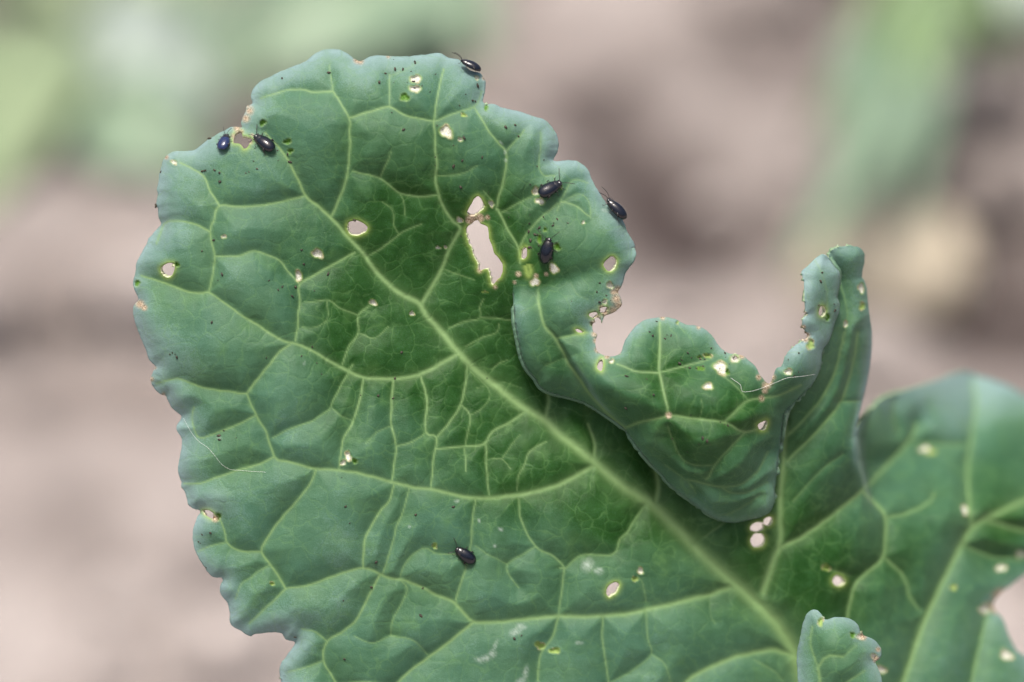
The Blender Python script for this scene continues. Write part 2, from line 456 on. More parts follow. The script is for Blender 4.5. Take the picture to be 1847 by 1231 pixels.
DUST_M = [(893,1165,13,4,-1.1),(875,1188,14,8,-.4),(888,1180,8,10,.5),(862,1190,8,5,.3),(930,1140,14,8,-.5),(940,1130,10,6,.2),(948,1215,6,16,.2),(940,1228,12,6,-.4),(864,940,3,4,0),(903,955,6,4,.3),(824,904,5,4,0),(893,985,4,4,0),(1045,1160,8,4,0),(1060,1020,12,14,.6),(1080,1030,10,8,0),(904,258,5,2,.8),(911,275,3,5,0),(912,290,3,4,0),(405,427,4,3,0),(395,790,6,4,.5),(549,655,2,6,.4),(738,950,3,3,0),(1090,380,7,3,.2)]

# ------------------------------------------------------------------ veins: (points, radius at start, radius at end, strength, order)
MIDRIB = [(478,239),(504,269),(519,288),(534,318),(551,353),(571,370),(597,393),(624,424),(650,452),(690,503),(729,533),(756,548),(768,567),(800,603),(828,637),(862,671),(899,700),(936,730),(981,757),(1004,779),(1060,824),(1120,874),(1168,905),(1204,937),(1250,984),(1305,1036),(1347,1072),(1396,1120),(1428,1169),(1448,1230),(1470,1320)]
BIG_M = {  # built as raised ribs of their own
 'a': ([(828,637),(790,659),(756,676),(712,683),(656,681),(610,660),(573,639),(536,621),(507,614),(470,590),(439,571),(405,547),(376,527)], 5.5, 2.2),
 'b': ([(1070,841),(1040,858),(1000,877),(950,890),(900,897),(860,899),(820,893),(776,882),(740,878),(700,868),(660,857),(611,848),(570,846),(545,840),(515,832),(495,824),(480,780),(462,750),(445,710)], 6.5, 2.2),
 'c': ([(1318,1060),(1280,1072),(1230,1085),(1180,1097),(1120,1108),(1060,1112),(1000,1112),(950,1117),(900,1122),(855,1122),(842,1112),(820,1088),(780,1070),(740,1050),(700,1042),(655,1025),(600,1040),(560,1055),(515,1062)], 7.5, 2.2),
 'd': ([(1440,1186),(1400,1173),(1370,1176),(1330,1184),(1290,1200),(1260,1215),(1235,1232),(1200,1270)], 8, 4.5),
 'e': ([(597,393),(612,360),(625,320),(630,280),(631,240),(629,212),(601,165)], 3.6, 2.0),
 'f': ([(760,549),(780,515),(799,479),(814,442),(831,411),(819,401),(804,381),(790,348),(785,320),(788,295),(785,265),(784,235),(782,218),(790,170),(800,125)], 5.0, 1.8),
 'g': ([(983,757),(988,735),(989,718),(986,700),(982,680)], 5.0, 4.0),
 'h': ([(1070,832),(1073,805),(1068,785),(1060,765)], 4.0, 3.0),
 'i': ([(1182,907),(1186,880),(1184,862),(1180,840),(1170,815)], 6.5, 5.0),
 'j': ([(1376,1068),(1393,1015),(1407,975),(1406,930),(1408,880),(1413,830),(1415,785),(1417,762)], 10, 6),
 'k': ([(1410,986),(1450,966),(1500,930),(1555,885),(1590,850),(1640,795),(1652,765)], 6.0, 3.5),
 'l': ([(1600,1300),(1635,1210),(1665,1125),(1700,1050),(1730,990),(1752,953),(1790,930),(1847,905),(1900,885)], 9.5, 6),
 'm': ([(895,378),(898,360),(905,338),(911,310),(913,275),(895,255),(875,225),(855,193)], 3.0, 1.8),
 'n': ([(551,353),(500,366),(440,373),(396,372),(385,400),(379,418),(387,462),(383,500),(376,527)], 3.0, 2.2),
}
MINOR_M = [  # points, radius, strength, order (2 = puckered, 3 = faint)
 ([(376,527),(350,528),(325,521),(290,508),(255,498)],2.2,.8,2),([(396,372),(380,345),(366,318),(350,306),(325,294)],2.0,.75,2),([(379,418),(345,402),(305,399),(296,405),(282,440)],2.0,.75,2),
 ([(445,710),(460,690),(500,640),(528,618)],2.2,.8,2),([(445,710),(400,705),(360,698),(320,684),(282,692)],2.0,.75,2),([(495,824),(465,838),(430,848),(400,858),(360,872),(332,873)],2.0,.75,2),
 ([(462,750),(430,765),(390,781),(362,790),(352,780),(346,757),(350,735)],1.8,.7,2),([(515,1062),(497,1032),(485,1015),(472,996),(478,978),(500,945),(530,910),(555,880),(570,848)],2.2,.8,2),
 ([(472,996),(440,995),(418,987),(408,978),(404,955),(396,935)],2.0,.75,2),([(408,978),(380,985),(358,995)],1.6,.6,2),([(655,1025),(655,1000),(660,970),(680,930),(700,905),(712,872)],2.2,.8,2),([(515,1062),(485,1092),(450,1125)],2.0,.7,2),
 ([(485,1020),(455,1040),(435,1055),(425,1080)],1.6,.55,2),([(855,1122),(820,1150),(780,1180),(740,1210),(712,1236)],2.6,.85,2),([(685,1037),(668,1070),(645,1115),(620,1138),(590,1157),(583,1190),(600,1222),(620,1250)],2.2,.8,2),([(590,1157),(570,1140),(545,1135)],1.8,.6,2),([(583,1192),(550,1205),(520,1212)],1.8,.6,2),
 ([(712,1236),(660,1230),(610,1232)],1.6,.5,3),([(720,1045),(735,1060),(725,1085),(708,1120),(705,1145)],1.6,.55,2),([(705,1147),(670,1160),(640,1148)],1.4,.5,3),([(705,1147),(745,1155),(770,1180)],1.4,.5,3),
 ([(820,1088),(828,1060),(840,1025),(850,980),(852,940),(858,901)],2.0,.65,2),([(720,1045),(735,1010),(765,990),(785,998),(812,1000),(835,1000)],1.6,.5,2),([(690,1036),(705,990),(715,950),(728,920),(738,880)],1.8,.6,2),
 ([(656,682),(649,719),(637,760),(619,794),(611,845)],2.2,.75,2),([(709,686),(706,730),(706,764),(714,805),(710,845),(706,872)],2.2,.75,2),([(759,680),(770,719),(768,779),(787,790),(781,835),(777,882)],2.2,.75,2),([(843,660),(838,700),(831,730),(808,765),(787,790)],2.2,.72,2),
 ([(944,745),(915,765),(888,779),(873,801),(839,805),(787,810)],2.2,.72,2),([(876,801),(878,850),(882,894)],2.0,.65,2),([(831,730),(848,749),(844,779),(839,805),(840,850)],1.7,.55,3),([(714,805),(742,798),(768,781)],1.7,.55,3),([(985,797),(955,815),(946,838),(935,860),(932,886)],1.8,.5,3),([(636,658),(618,690),(600,725),(595,738),(560,760),(520,775),(492,790)],1.7,.6,2),
 ([(637,760),(615,750),(598,735)],1.4,.4,3),([(706,768),(680,780),(660,800)],1.4,.45,3),([(878,830),(905,828),(920,845)],1.3,.4,3),([(905,828),(925,800),(938,785)],1.3,.4,3),([(846,668),(880,700),(882,720),(868,738),(848,749)],1.4,.4,3),
 ([(640,456),(607,474),(568,496),(541,514),(540,550),(533,616)],2.3,.75,2),([(666,552),(646,569),(646,601),(628,628),(617,658)],1.8,.6,2),([(646,569),(614,557),(593,542),(549,546)],1.6,.5,3),([(388,463),(430,462),(460,454),(500,468),(520,490),(541,514)],2.0,.65,2),([(590,545),(590,575),(570,590),(545,590)],1.3,.4,3),([(646,601),(675,610),(700,590)],1.3,.4,3),
 ([(601,165),(560,166),(541,161),(500,167),(470,178)],2.0,.65,2),([(601,165),(597,140),(594,118)],1.6,.45,2),([(629,213),(670,201),(702,193),(727,206),(755,214),(781,219)],2.2,.75,2),([(702,193),(703,160),(703,135)],1.6,.5,2),([(703,138),(735,125),(755,112)],1.4,.35,3),
 ([(784,219),(815,206),(855,193),(866,175),(869,165)],2.0,.6,2),([(913,274),(930,255),(946,234)],1.8,.6,2),([(788,352),(756,355),(719,347),(685,322),(636,309)],2.0,.65,2),([(685,322),(697,295),(705,274)],1.6,.5,3),([(789,318),(830,315),(860,300)],1.5,.4,3),
 ([(661,464),(690,447),(720,423),(735,415),(760,405)],1.8,.5,3),([(720,423),(710,405),(708,380),(690,365)],1.4,.4,3),([(730,388),(728,360),(719,347)],1.3,.4,3),
 ([(898,378),(916,413),(936,450),(938,475)],2.4,.7,2),([(904,384),(935,367),(965,352)],1.8,.5,2),([(938,445),(957,413),(991,380),(1013,365),(1040,373),(1062,390)],2.0,.55,2),([(976,240),(975,265),(972,300),(980,316),(1000,318)],1.8,.5,2),([(1005,380),(1020,345),(1035,325),(1060,330)],1.8,.45,2),([(1013,365),(1045,350),(1062,365),(1066,395)],1.5,.4,2),([(898,378),(885,360),(872,345)],1.8,.5,3),
 ([(809,592),(840,580),(866,573),(865,555),(872,540)],1.6,.5,3),([(866,573),(900,575),(928,580)],1.6,.5,3),([(839,626),(870,610),(896,600),(900,585)],1.6,.45,3),([(888,667),(900,655),(915,650)],1.5,.45,3),([(799,485),(825,495),(855,505)],1.5,.4,3),([(860,700),(905,690),(940,700)],1.3,.3,3),
 ([(1168,905),(1150,930),(1130,962),(1118,972),(1105,1000),(1050,1002),(1020,1025),(1010,1025)],2.0,.6,2),([(1018,1024),(1000,1005),(965,985),(940,940),(936,900)],2.0,.6,2),([(965,987),(940,1002),(915,1018),(917,1035),(935,1060)],1.7,.5,2),([(1018,1024),(1014,1060),(1008,1110)],2.0,.6,2),([(1008,1114),(995,1150),(975,1180),(970,1228)],2.2,.65,2),([(1088,1110),(1086,1150),(1092,1190),(1098,1235)],2.0,.6,2),([(1165,1098),(1168,1150),(1175,1180),(1140,1210),(1100,1232)],1.7,.5,2),([(1165,1085),(1158,1050),(1150,1040)],1.6,.4,3),([(1175,1180),(1200,1200),(1210,1235)],1.6,.4,3),([(915,1018),(880,1000),(858,985)],1.5,.4,3),
 ([(1280,1075),(1282,1110),(1290,1125)],1.4,.3,3),([(1250,985),(1290,955),(1310,940)],1.8,.4,3),([(1360,1190),(1400,1215),(1420,1240)],1.8,.4,3),
 ([(1418,789),(1458,750),(1492,702),(1511,654),(1522,600)],2.6,.6,2),([(1420,832),(1478,774),(1516,726),(1530,688),(1540,650),(1548,600)],2.8,.6,2),([(1516,726),(1550,724)],2.0,.4,3),([(1430,905),(1480,850),(1520,820)],2.0,.3,3),([(1500,480),(1518,520),(1528,570),(1522,620)],2.0,.4,2),
 ([(1555,885),(1585,915),(1597,935),(1596,980),(1590,1010),(1560,1035),(1540,1060),(1528,1110),(1520,1150)],3.6,.75,2),([(1597,935),(1640,925),(1680,903),(1685,890)],3.0,.6,2),([(1598,1008),(1630,1040),(1640,1075),(1658,1100)],3.0,.6,2),([(1752,950),(1748,900),(1745,840),(1752,790),(1760,720),(1752,690)],3.5,.7,2),([(1750,802),(1720,803),(1660,800),(1640,795)],2.4,.5,2),([(1780,940),(1847,957),(1900,965)],4.0,.7,2),([(1740,985),(1790,1005),(1847,1010)],3.0,.5,2),([(1752,1231),(1765,1170),(1780,1110)],3.5,.6,2),([(1490,1025),(1535,1040)],2.0,.35,3),([(1620,780),(1610,750),(1612,725)],2.5,.4,2),
]
VEINS_B = [([(970,520),(972,547),(982,588),(1002,611),(1026,656),(1050,691),(1072,722),(1100,750),(1127,773)],3.2,.85,2),([(1002,611),(1030,606),(1060,600)],2.2,.7,2),([(970,520),(985,514),(1020,490),(1060,468),(1100,448),(1115,440)],2.2,.6,2),
 ([(1190,582),(1190,620),(1189,672),(1195,700),(1203,748),(1160,760),(1125,773)],2.8,.85,2),([(1189,673),(1150,670),(1112,657)],2.2,.75,2),([(1190,672),(1250,657),(1282,648)],2.0,.6,2),([(1203,748),(1250,755),(1305,762),(1330,775),(1345,780),(1370,773)],2.6,.85,2),([(1305,762),(1325,745),(1350,722),(1400,715),(1445,695)],2.4,.75,2),([(1350,722),(1320,690),(1305,680)],1.8,.4,2),
 ([(1345,780),(1320,805),(1290,838),(1280,860),(1272,866)],2.0,.65,2),([(1205,770),(1225,820),(1245,836),(1270,841),(1292,838)],1.6,.4,2),([(1240,866),(1300,878),(1340,872),(1370,845),(1385,815)],1.8,.5,2),([(1300,878),(1320,890),(1350,888),(1385,870)],1.5,.4,2),([(1262,755),(1267,735),(1264,720)],1.3,.4,3),([(1200,840),(1240,868),(1255,890)],1.5,.35,2),([(1310,930),(1340,915),(1370,895)],1.5,.35,2),([(1235,600),(1222,585)],1.6,.4,3),
 ([(1470,470),(1485,500),(1492,540),(1490,580)],2.0,.35,2),([(1040,640),(1010,650),(985,660)],1.3,.3,3),([(1020,490),(1040,530),(1060,540)],1.4,.3,3)]

# ------------------------------------------------------------------ lattice fields
h = 2.5
X0, Y0 = 215.0, 70.0
NX, NY = int((1945 - X0) / h), int((1385 - Y0) / h)
GX, GY = np.meshgrid(X0 + h * np.arange(NX + 1), Y0 + h * np.arange(NY + 1))

def tps(ctrl, lam=30.0):
    c = np.array(ctrl, float)
    xy, z = c[:, :2] / 300.0, c[:, 2]
    r = np.linalg.norm(xy[:, None] - xy[None], axis=2)
    U = np.where(r > 0, r * r * np.log(r + 1e-12), 0)
    n = len(c)
    A = np.zeros((n + 3, n + 3))
    A[:n, :n] = U + np.eye(n) * lam * 1e-4
    A[:n, n] = 1; A[:n, n + 1:] = xy
    A[n, :n] = 1; A[n + 1:, :n] = xy.T
    s = np.linalg.solve(A, np.concatenate([z, [0, 0, 0]]))
    def f(x, y):
        x = np.asarray(x, float) / 300; y = np.asarray(y, float) / 300
        out = s[n] + s[n + 1] * x + s[n + 2] * y
        for i in range(n):
            d2 = (x - xy[i, 0]) ** 2 + (y - xy[i, 1]) ** 2
            out = out + s[i] * 0.5 * d2 * np.log(d2 + 1e-12)
        return out
    return f

CTRL_M = [(250,500,-20),(285,340,-20),(340,760,-14),(360,980,-14),(430,1120,-20),(520,1220,-28),(460,170,-10),(600,95,-22),(790,100,-22),(870,150,-6),(1000,240,-8),(1060,310,-8),(1140,440,-10),
 (400,400,20),(400,650,20),(500,850,6),(600,1000,-8),(600,1180,-28),(600,220,28),(750,190,26),(900,240,16),(600,560,-4),
 (550,350,2),(680,490,-24),(830,640,-52),(1000,775,-78),(1120,880,-92),(1250,985,-126),(1350,1075,-156),(1430,1170,-188),(1500,1330,-230),
 (750,800,-16),(700,700,-16),(850,1000,-40),(1000,1000,-62),(1000,1200,-78),(1200,1150,-108),(800,1300,-60),
 (850,470,-36),(720,420,-16),(870,570,-56),(915,500,-18),(1000,650,-88),(1150,780,-118),(1250,880,-128),(1350,950,-132),(1000,400,8),(1080,400,8),(950,400,0),(1050,470,8),
 (1420,800,-118),(1500,700,-120),(1500,500,-85),(1550,460,-92),(1562,600,-135),(1535,790,-165),(1450,950,-150),
 (1600,900,-290),(1700,760,-430),(1800,710,-600),(1743,671,-600),(1700,1000,-350),(1650,1150,-300),(1800,900,-440),(1740,840,-400),(1800,1200,-380),(1920,820,-620),(1550,1050,-225),(1605,750,-300),(1800,1000,-440)]
zM_f = tps(CTRL_M)
CTRL_B = [(x, y, float(zM_f(x, y))) for x, y in [(930,490),(970,490),(1010,480),(1060,462),(1110,448),(1140,440),(950,460),(1000,450),(1060,430),(1120,420)]]
CTRL_B += [(928,570,0),(940,640,-2),(985,700,-10),(1060,722,-12),(1130,775,-8),(1200,865,-28),(1300,935,-54),(1390,915,-66),
 (1000,560,16),(1060,560,6),(1110,545,-6),(1035,650,0),(1090,695,24),(1115,735,14),(1030,700,-26),(1190,640,12),(1190,578,-12),(1190,745,46),(1250,830,22),(1320,850,2),(1290,640,-4),(1330,745,40),(1385,695,-2),(1400,800,-66),
 (1440,690,-4),(1450,610,0),(1470,520,4),(1452,490,2),(1485,465,-18),(1510,520,-42),(1500,590,-48),(1478,650,-44),(1250,690,28),(1350,660,2)]
zB_f = tps(CTRL_B)
CTRL_E = [(1437,1182,-8),(1461,1102,4),(1530,1115,6),(1588,1170,-14),(1510,1175,40),(1592,1240,5),(1440,1280,10),(1520,1340,0)]
zE_f = tps(CTRL_E)

def jag(poly, amp, seed):
    """fine unevenness of a cut or grown edge"""
    out = []
    for i, (x, y) in enumerate(poly):
        n1 = mnoise.noise(Vector((x * 0.11, y * 0.11, seed)))
        n2 = mnoise.noise(Vector((x * 0.11, y * 0.11, seed + 9)))
        n3 = mnoise.noise(Vector((x * 0.35, y * 0.35, seed + 5)))
        out.append((x + amp * (n1 + 0.6 * n3), y + amp * (n2 - 0.6 * n3)))
    return np.array(out)

def inside(poly, x, y):
    res = np.zeros(x.shape, bool)
    p = np.asarray(poly)
    q = np.roll(p, -1, 0)
    for (x1, y1), (x2, y2) in zip(p, q):
        if y1 == y2: continue
        c = (y1 > y) != (y2 > y)
        if c.any():
            res ^= c & (x < (x2 - x1) * (y - y1) / (y2 - y1) + x1)
    return res

def inside_grid(poly, CX, CY):
    p = np.asarray(poly)
    out = np.zeros(CX.shape, bool)
    i0 = max(0, int((p[:, 0].min() - X0) / h) - 2); i1 = min(CX.shape[1], int((p[:, 0].max() - X0) / h) + 3)
    j0 = max(0, int((p[:, 1].min() - Y0) / h) - 2); j1 = min(CX.shape[0], int((p[:, 1].max() - Y0) / h) + 3)
    out[j0:j1, i0:i1] = inside(poly, CX[j0:j1, i0:i1], CY[j0:j1, i0:i1])
    return out

def stamp(poly, R, fn, closed=False):
    """fn(window slices, distance, t) for every segment of a polyline"""
    p = np.asarray(poly)
    n = len(p)
    for i in range(n if closed else n - 1):
        a, b = p[i], p[(i + 1) % n]
        i0 = max(0, int((min(a[0], b[0]) - R - X0) / h)); i1 = min(NX + 1, int((max(a[0], b[0]) + R - X0) / h) + 2)
        j0 = max(0, int((min(a[1], b[1]) - R - Y0) / h)); j1 = min(NY + 1, int((max(a[1], b[1]) + R - Y0) / h) + 2)
        if i1 <= i0 or j1 <= j0: continue
        sl = (slice(j0, j1), slice(i0, i1))
        x, y = GX[sl], GY[sl]
        d = b - a
        L = max(1e-9, float(d @ d))
        t = np.clip(((x - a[0]) * d[0] + (y - a[1]) * d[1]) / L, 0, 1)
        dist = np.hypot(x - a[0] - t * d[0], y - a[1] - t * d[1])
        fn(sl, dist, (i + t) / max(1, n - 1))

def dist_field(polys, R, closed=True):
    D = np.full(GX.shape, float(R))
    def f(sl, d, t):
        D[sl] = np.minimum(D[sl], d)
    for p in polys:
        stamp(p, R, f, closed)
    return D

def wob(pts, step=7.0, amp=1.6, seed=0.0):
    c = catmull(pts, step)
    k = np.array([[mnoise.noise(Vector((x * .045, y * .045, seed))), mnoise.noise(Vector((x * .045, y * .045, seed + 7)))] for x, y in c])
    k[0] = 0; k[-1] = 0
    return c + amp * k

def vein_fields(veins):
    mask = np.zeros(GX.shape)
    d2 = np.full(GX.shape, 120.0)
    d3 = np.full(GX.shape, 40.0)
    for (pts, r0, r1, s, order) in veins:
        p = wob(pts)
        def f(sl, d, t):
            r = r0 + (r1 - r0) * t
            v = s * (0.84 * np.exp(-(d / (r * 0.85)) ** 2) + 0.14 * np.exp(-(d / (r * 3.0)) ** 2))
            mask[sl] = np.maximum(mask[sl], v)
            if order <= 2: d2[sl] = np.minimum(d2[sl], d)
            else: d3[sl] = np.minimum(d3[sl], d)
        stamp(p, 110 if order <= 2 else 40, f)
    return mask, d2, d3

VM = [(MIDRIB, 1.6, 17.0, .95, 1)] + [(p, a * .85, b * .85, .80, 1) for (p, a, b) in BIG_M.values()] + [(p, r * 1.05, r * .8, min(.95, s * 1.12), o) for (p, r, s, o) in MINOR_M]
VB = [(p, r, r * .8, s * .9, o) for (p, r, s, o) in VEINS_B]
E_VEINS = [([(1500,1350),(1492,1280),(1480,1231),(1475,1205)],4,.8,2),([(1475,1205),(1485,1190),(1497,1183),(1520,1185)],3,.7,2),([(1475,1205),(1462,1160),(1465,1130)],2.4,.6,2),([(1490,1270),(1530,1230),(1560,1210)],2.4,.6,2),([(1520,1185),(1545,1165)],2,.5,3)]
VE = [(p, r, r * .8, s * .9, o) for (p, r, s, o) in E_VEINS]

noiseA = np.zeros(GX.shape); noiseB = np.zeros(GX.shape)
st = 6
gy, gx = np.arange(0, NY + 1 + st, st), np.arange(0, NX + 1 + st, st)
def coarse(scale, seed):
    c = np.array([[mnoise.noise(Vector(((X0 + h * i) / scale, (Y0 + h * j) / scale, seed))) for i in gx] for j in gy])
    yy, xx = np.arange(NY + 1) / st, np.arange(NX + 1) / st
    j0, i0 = yy.astype(int), xx.astype(int)
    fy, fx = (yy - j0)[:, None], (xx - i0)[None]
    fy = fy * fy * (3 - 2 * fy); fx = fx * fx * (3 - 2 * fx)
    c00 = c[np.ix_(j0, i0)]; c01 = c[np.ix_(j0, i0 + 1)]; c10 = c[np.ix_(j0 + 1, i0)]; c11 = c[np.ix_(j0 + 1, i0 + 1)]
    return (c00 * (1 - fx) + c01 * fx) * (1 - fy) + (c10 * (1 - fx) + c11 * fx) * fy
noiseA = coarse(95.0, 1.0)
noiseB = coarse(38.0, 4.0)

def blur(a, k):
    for _ in range(k):
        p = np.pad(a, 1, mode='edge')
        a = (p[1:-1, 1:-1] * 4 + p[:-2, 1:-1] * 2 + p[2:, 1:-1] * 2 + p[1:-1, :-2] * 2 + p[1:-1, 2:] * 2 + p[:-2, :-2] + p[:-2, 2:] + p[2:, :-2] + p[2:, 2:]) / 16
    return a

def ell(x, y, rx, ry, an=0.0, pw=2.0):
    ca, sa = math.cos(an), math.sin(an)
    u = ((GX - x) * ca + (GY - y) * sa) / rx
    v = (-(GX - x) * sa + (GY - y) * ca) / ry
    return (u * u + v * v) ** (pw / 2)

def local(x, y, R):
    i0 = max(0, int((x - R - X0) / h)); i1 = min(NX + 1, int((x + R - X0) / h) + 2)
    j0 = max(0, int((y - R - Y0) / h)); j1 = min(NY + 1, int((y + R - Y0) / h) + 2)
    return (slice(j0, j1), slice(i0, i1))

class Sheet:
    """one layer of a leaf on the common lattice"""
    def __init__(s, zf, outer, edge, holes, veins, pits, browns, dusts, amp, curl, bloom_shade_low, bloom_base, seed):
        s.outer = outer
        s.holes = [jag(catmull(q, 2.0, True), 1.1, seed + i) for i, q in enumerate(holes)]
        z = zf(GX, GY)
        vm, d2, d3 = vein_fields(veins)
        bul = amp * (1 - np.exp(-(d2 / 27.0) ** 1.25)) + amp * 0.22 * (1 - np.exp(-d3 / 8.0))
        bul = blur(bul, 1)
        gs = lambda x, y, r: np.exp(-((GX - x) ** 2 + (GY - y) ** 2) / (r * r))
        if seed == 31: bul = bul * (1 + .4 * np.clip((GY - 740) / 60, 0, 1))
        if seed == 11: bul = bul * (1 - .55 * gs(840, 770, 170) - .45 * gs(800, 460, 150) - .3 * gs(620, 560, 110) + .9 * np.clip((GX - 1400) / 150, 0, 1))
        s.dm = dist_field([edge], 90, False)
        fade = 1 - np.exp(-(s.dm / 22.0) ** 1.2)
        z = z + bul * (0.30 + 0.70 * fade) + 5.0 * noiseA + 1.6 * noiseB
        z = z - curl * np.exp(-(s.dm / 15.0) ** 1.4) * (1 + 1.2 * noiseA)
        dh = dist_field(s.holes, 40) if s.holes else np.full(GX.shape, 40.0)
        s.ring = 0.75 * np.exp(-(dh / 4.5) ** 1.4)
        s.pit = np.zeros(GX.shape); s.gpit = np.zeros(GX.shape); s.brown = np.zeros(GX.shape); s.dust = np.zeros(GX.shape)
        for (x, y, rx, ry, t) in pits:
            if rx < 1: continue
            rx, ry = rx * .86, ry * .86
            sl = local(x, y, max(rx, ry) * 2.2 + 4)
            xx, yy = GX[sl], GY[sl]
            th = np.arctan2(yy - y, xx - x)
            wv = 1 + 0.16 * np.sin(2 * th + x) + 0.12 * np.sin(3 * th + y) + 0.07 * np.sin(5 * th + x * y)
            q = np.sqrt(((xx - x) / rx) ** 2 + ((yy - y) / ry) ** 2) / wv
            inn = np.clip((1.08 - q) / 0.28, 0, 1)
            s.ring[sl] = np.maximum(s.ring[sl], 0.62 * np.exp(-(np.maximum(q - 0.95, 0) / 0.30) ** 2) * (0.45 if t == 'g' else 1))
            if t == 'w': s.pit[sl] = np.maximum(s.pit[sl], inn * 0.96)
            elif t == 'g':
                s.gpit[sl] = np.maximum(s.gpit[sl], inn * 0.92)
                s.pit[sl] = np.maximum(s.pit[sl], 0.55 * np.exp(-(((xx - x - rx * .3) / (rx * .35)) ** 2 + ((yy - y - ry * .35) / (ry * .3)) ** 2)))
            else: s.ring[sl] = np.maximum(s.ring[sl], inn * 0.85)
            z[sl] -= 5.0 * inn
            if t != 'g': s.brown[sl] = np.maximum(s.brown[sl], 0.75 * np.exp(-((q - 1.08) / 0.16) ** 2) * np.clip(np.sin(2 * th + x * 1.7) + .25, 0, 1))
            z[sl] += 1.2 * np.exp(-((q - 1.3) / 0.22) ** 2)
        for (x, y, r) in browns:
            sl = local(x, y, r * 2.6)
            q = np.hypot(GX[sl] - x, GY[sl] - y) / r + 0.9 * noiseB[sl]
            s.brown[sl] = np.maximum(s.brown[sl], np.clip(1.35 - q, 0, 1))
            z[sl] += 2.5 * noiseB[sl] * np.exp(-q * q)
        for (x, y, rx, ry, an) in dusts:
            sl = local(x, y, max(rx, ry) * 2.5)
            ca, sa = math.cos(an), math.sin(an)
            xx, yy = GX[sl] - x, GY[sl] - y
            q = np.hypot((xx * ca + yy * sa) / rx, (-xx * sa + yy * ca) / ry)
            hs = np.modf(np.abs(np.sin(GX[sl] * 12.9898 + GY[sl] * 78.233) * 43758.5453))[0]
            s.dust[sl] = np.maximum(s.dust[sl], np.clip(1.2 - q, 0, 1) * np.clip(0.25 + 0.75 * hs, 0, 1) * 0.55)
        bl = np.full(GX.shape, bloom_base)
        for (x, y, r, a) in bloom_shade_low:
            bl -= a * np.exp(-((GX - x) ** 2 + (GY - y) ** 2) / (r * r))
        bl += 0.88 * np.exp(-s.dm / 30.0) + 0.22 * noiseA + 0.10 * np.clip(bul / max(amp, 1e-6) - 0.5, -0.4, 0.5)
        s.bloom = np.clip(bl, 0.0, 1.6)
        s.vein = np.clip(vm * (1 - s.pit), 0, 1)
        s.z = z
    def at(s, x, y, f=None):
        f = s.z if f is None else f
        u, v = (x - X0) / h, (y - Y0) / h
        i, j = int(np.clip(u, 0, NX - 1)), int(np.clip(v, 0, NY - 1))
        a, b = u - i, v - j
        return float((f[j, i] * (1 - a) + f[j, i + 1] * a) * (1 - b) + (f[j + 1, i] * (1 - a) + f[j + 1, i + 1] * a) * b)
    def frame(s, x, y, span=6.0):
        """world point and surface normal (towards the viewer's side)"""
        p = P(x, y, s.at(x, y))
        dx = P(x + span, y, s.at(x + span, y)) - P(x - span, y, s.at(x - span, y))
        dy = P(x, y - span, s.at(x, y - span)) - P(x, y + span, s.at(x, y + span))
        return p, dx.cross(dy).normalized()

c_left = catmull(LEFT_TOP, 2.5); c_seam = catmull(SEAM, 2.5); c_hid = catmull(HIDDEN, 3); c_dc = catmull(D_C, 3)
c_br = catmull(B_RIGHT, 2.2); c_con = catmull(CONTOUR, 3)
j_left, j_dc, j_br = jag(c_left, 1.0, 1), jag(c_dc, 1.0, 2), jag(c_br, 0.8, 3)
OUT_M = np.concatenate([j_left, c_seam, c_hid, j_dc])
OUT_B = np.concatenate([j_br, c_con[::-1], c_seam[::-1]])
OUT_E = jag(catmull(E_OUT, 2.5, True), 1.0, 5)

LOW_M = [(850,480,160,.85),(700,430,150,.6),(760,600,120,.25),(760,300,110,.15),(980,650,150,.8),(1100,820,150,.8),(800,700,170,.35),(930,830,150,.38),(1350,960,130,.75),(1150,930,110,.5),(1480,760,110,.55),(1480,1080,140,.6),(1600,1000,120,.35),(640,600,110,.22),(560,560,100,.12),(450,590,90,.06),(700,560,120,.3),(1800,860,110,.5),(1830,960,80,.6),(590,700,90,.1),(1000,820,90,.3),(600,330,80,.15)]  # thinner wax, with shade around midrib and fold painted in
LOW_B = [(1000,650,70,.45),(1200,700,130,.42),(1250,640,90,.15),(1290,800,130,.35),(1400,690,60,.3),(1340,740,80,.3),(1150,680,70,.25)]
edge_M = np.concatenate([j_left, [[np.nan, np.nan]]]) if False else j_left
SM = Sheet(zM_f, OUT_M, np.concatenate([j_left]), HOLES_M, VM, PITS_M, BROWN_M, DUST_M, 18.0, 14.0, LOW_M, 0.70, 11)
# the far lobes turn their rim back too
dm2 = dist_field([j_dc[:int(len(j_dc) * .62)]], 90, False)
SM.z -= 14 * np.exp(-(dm2 / 14.0) ** 1.5)
sx = np.interp(GY, [560, 600, 680, 725, 762, 788, 830, 880, 930], [1602, 1584, 1574, 1563, 1553, 1547, 1549, 1560, 1575])
sf = np.clip((935 - GY) / 110.0, 0, 1); sf = sf * sf * (3 - 2 * sf)
SM.z -= 190 * sf / (1 + np.exp(-np.clip((GX - sx - 4) / 2.0, -40, 40)))
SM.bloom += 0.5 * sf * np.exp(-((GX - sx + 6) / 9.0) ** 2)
SM.bloom = np.clip(SM.bloom + 0.40 * np.exp(-dm2 / 30.0) + 0.50 * np.exp(-((GX - 1740) ** 2 + (GY - 700) ** 2) / 120.0 ** 2), 0, 1.6)  # last term paints the far lobe's up-facing top lighter, as if lit
SB = Sheet(zB_f, OUT_B, j_br, HOLES_B, VB + [([(2, 2), (3, 3)], 1, 1, .1, 2)], PITS_B, BROWN_B, [], 20.0, 8.0, LOW_B, 0.68, 31)
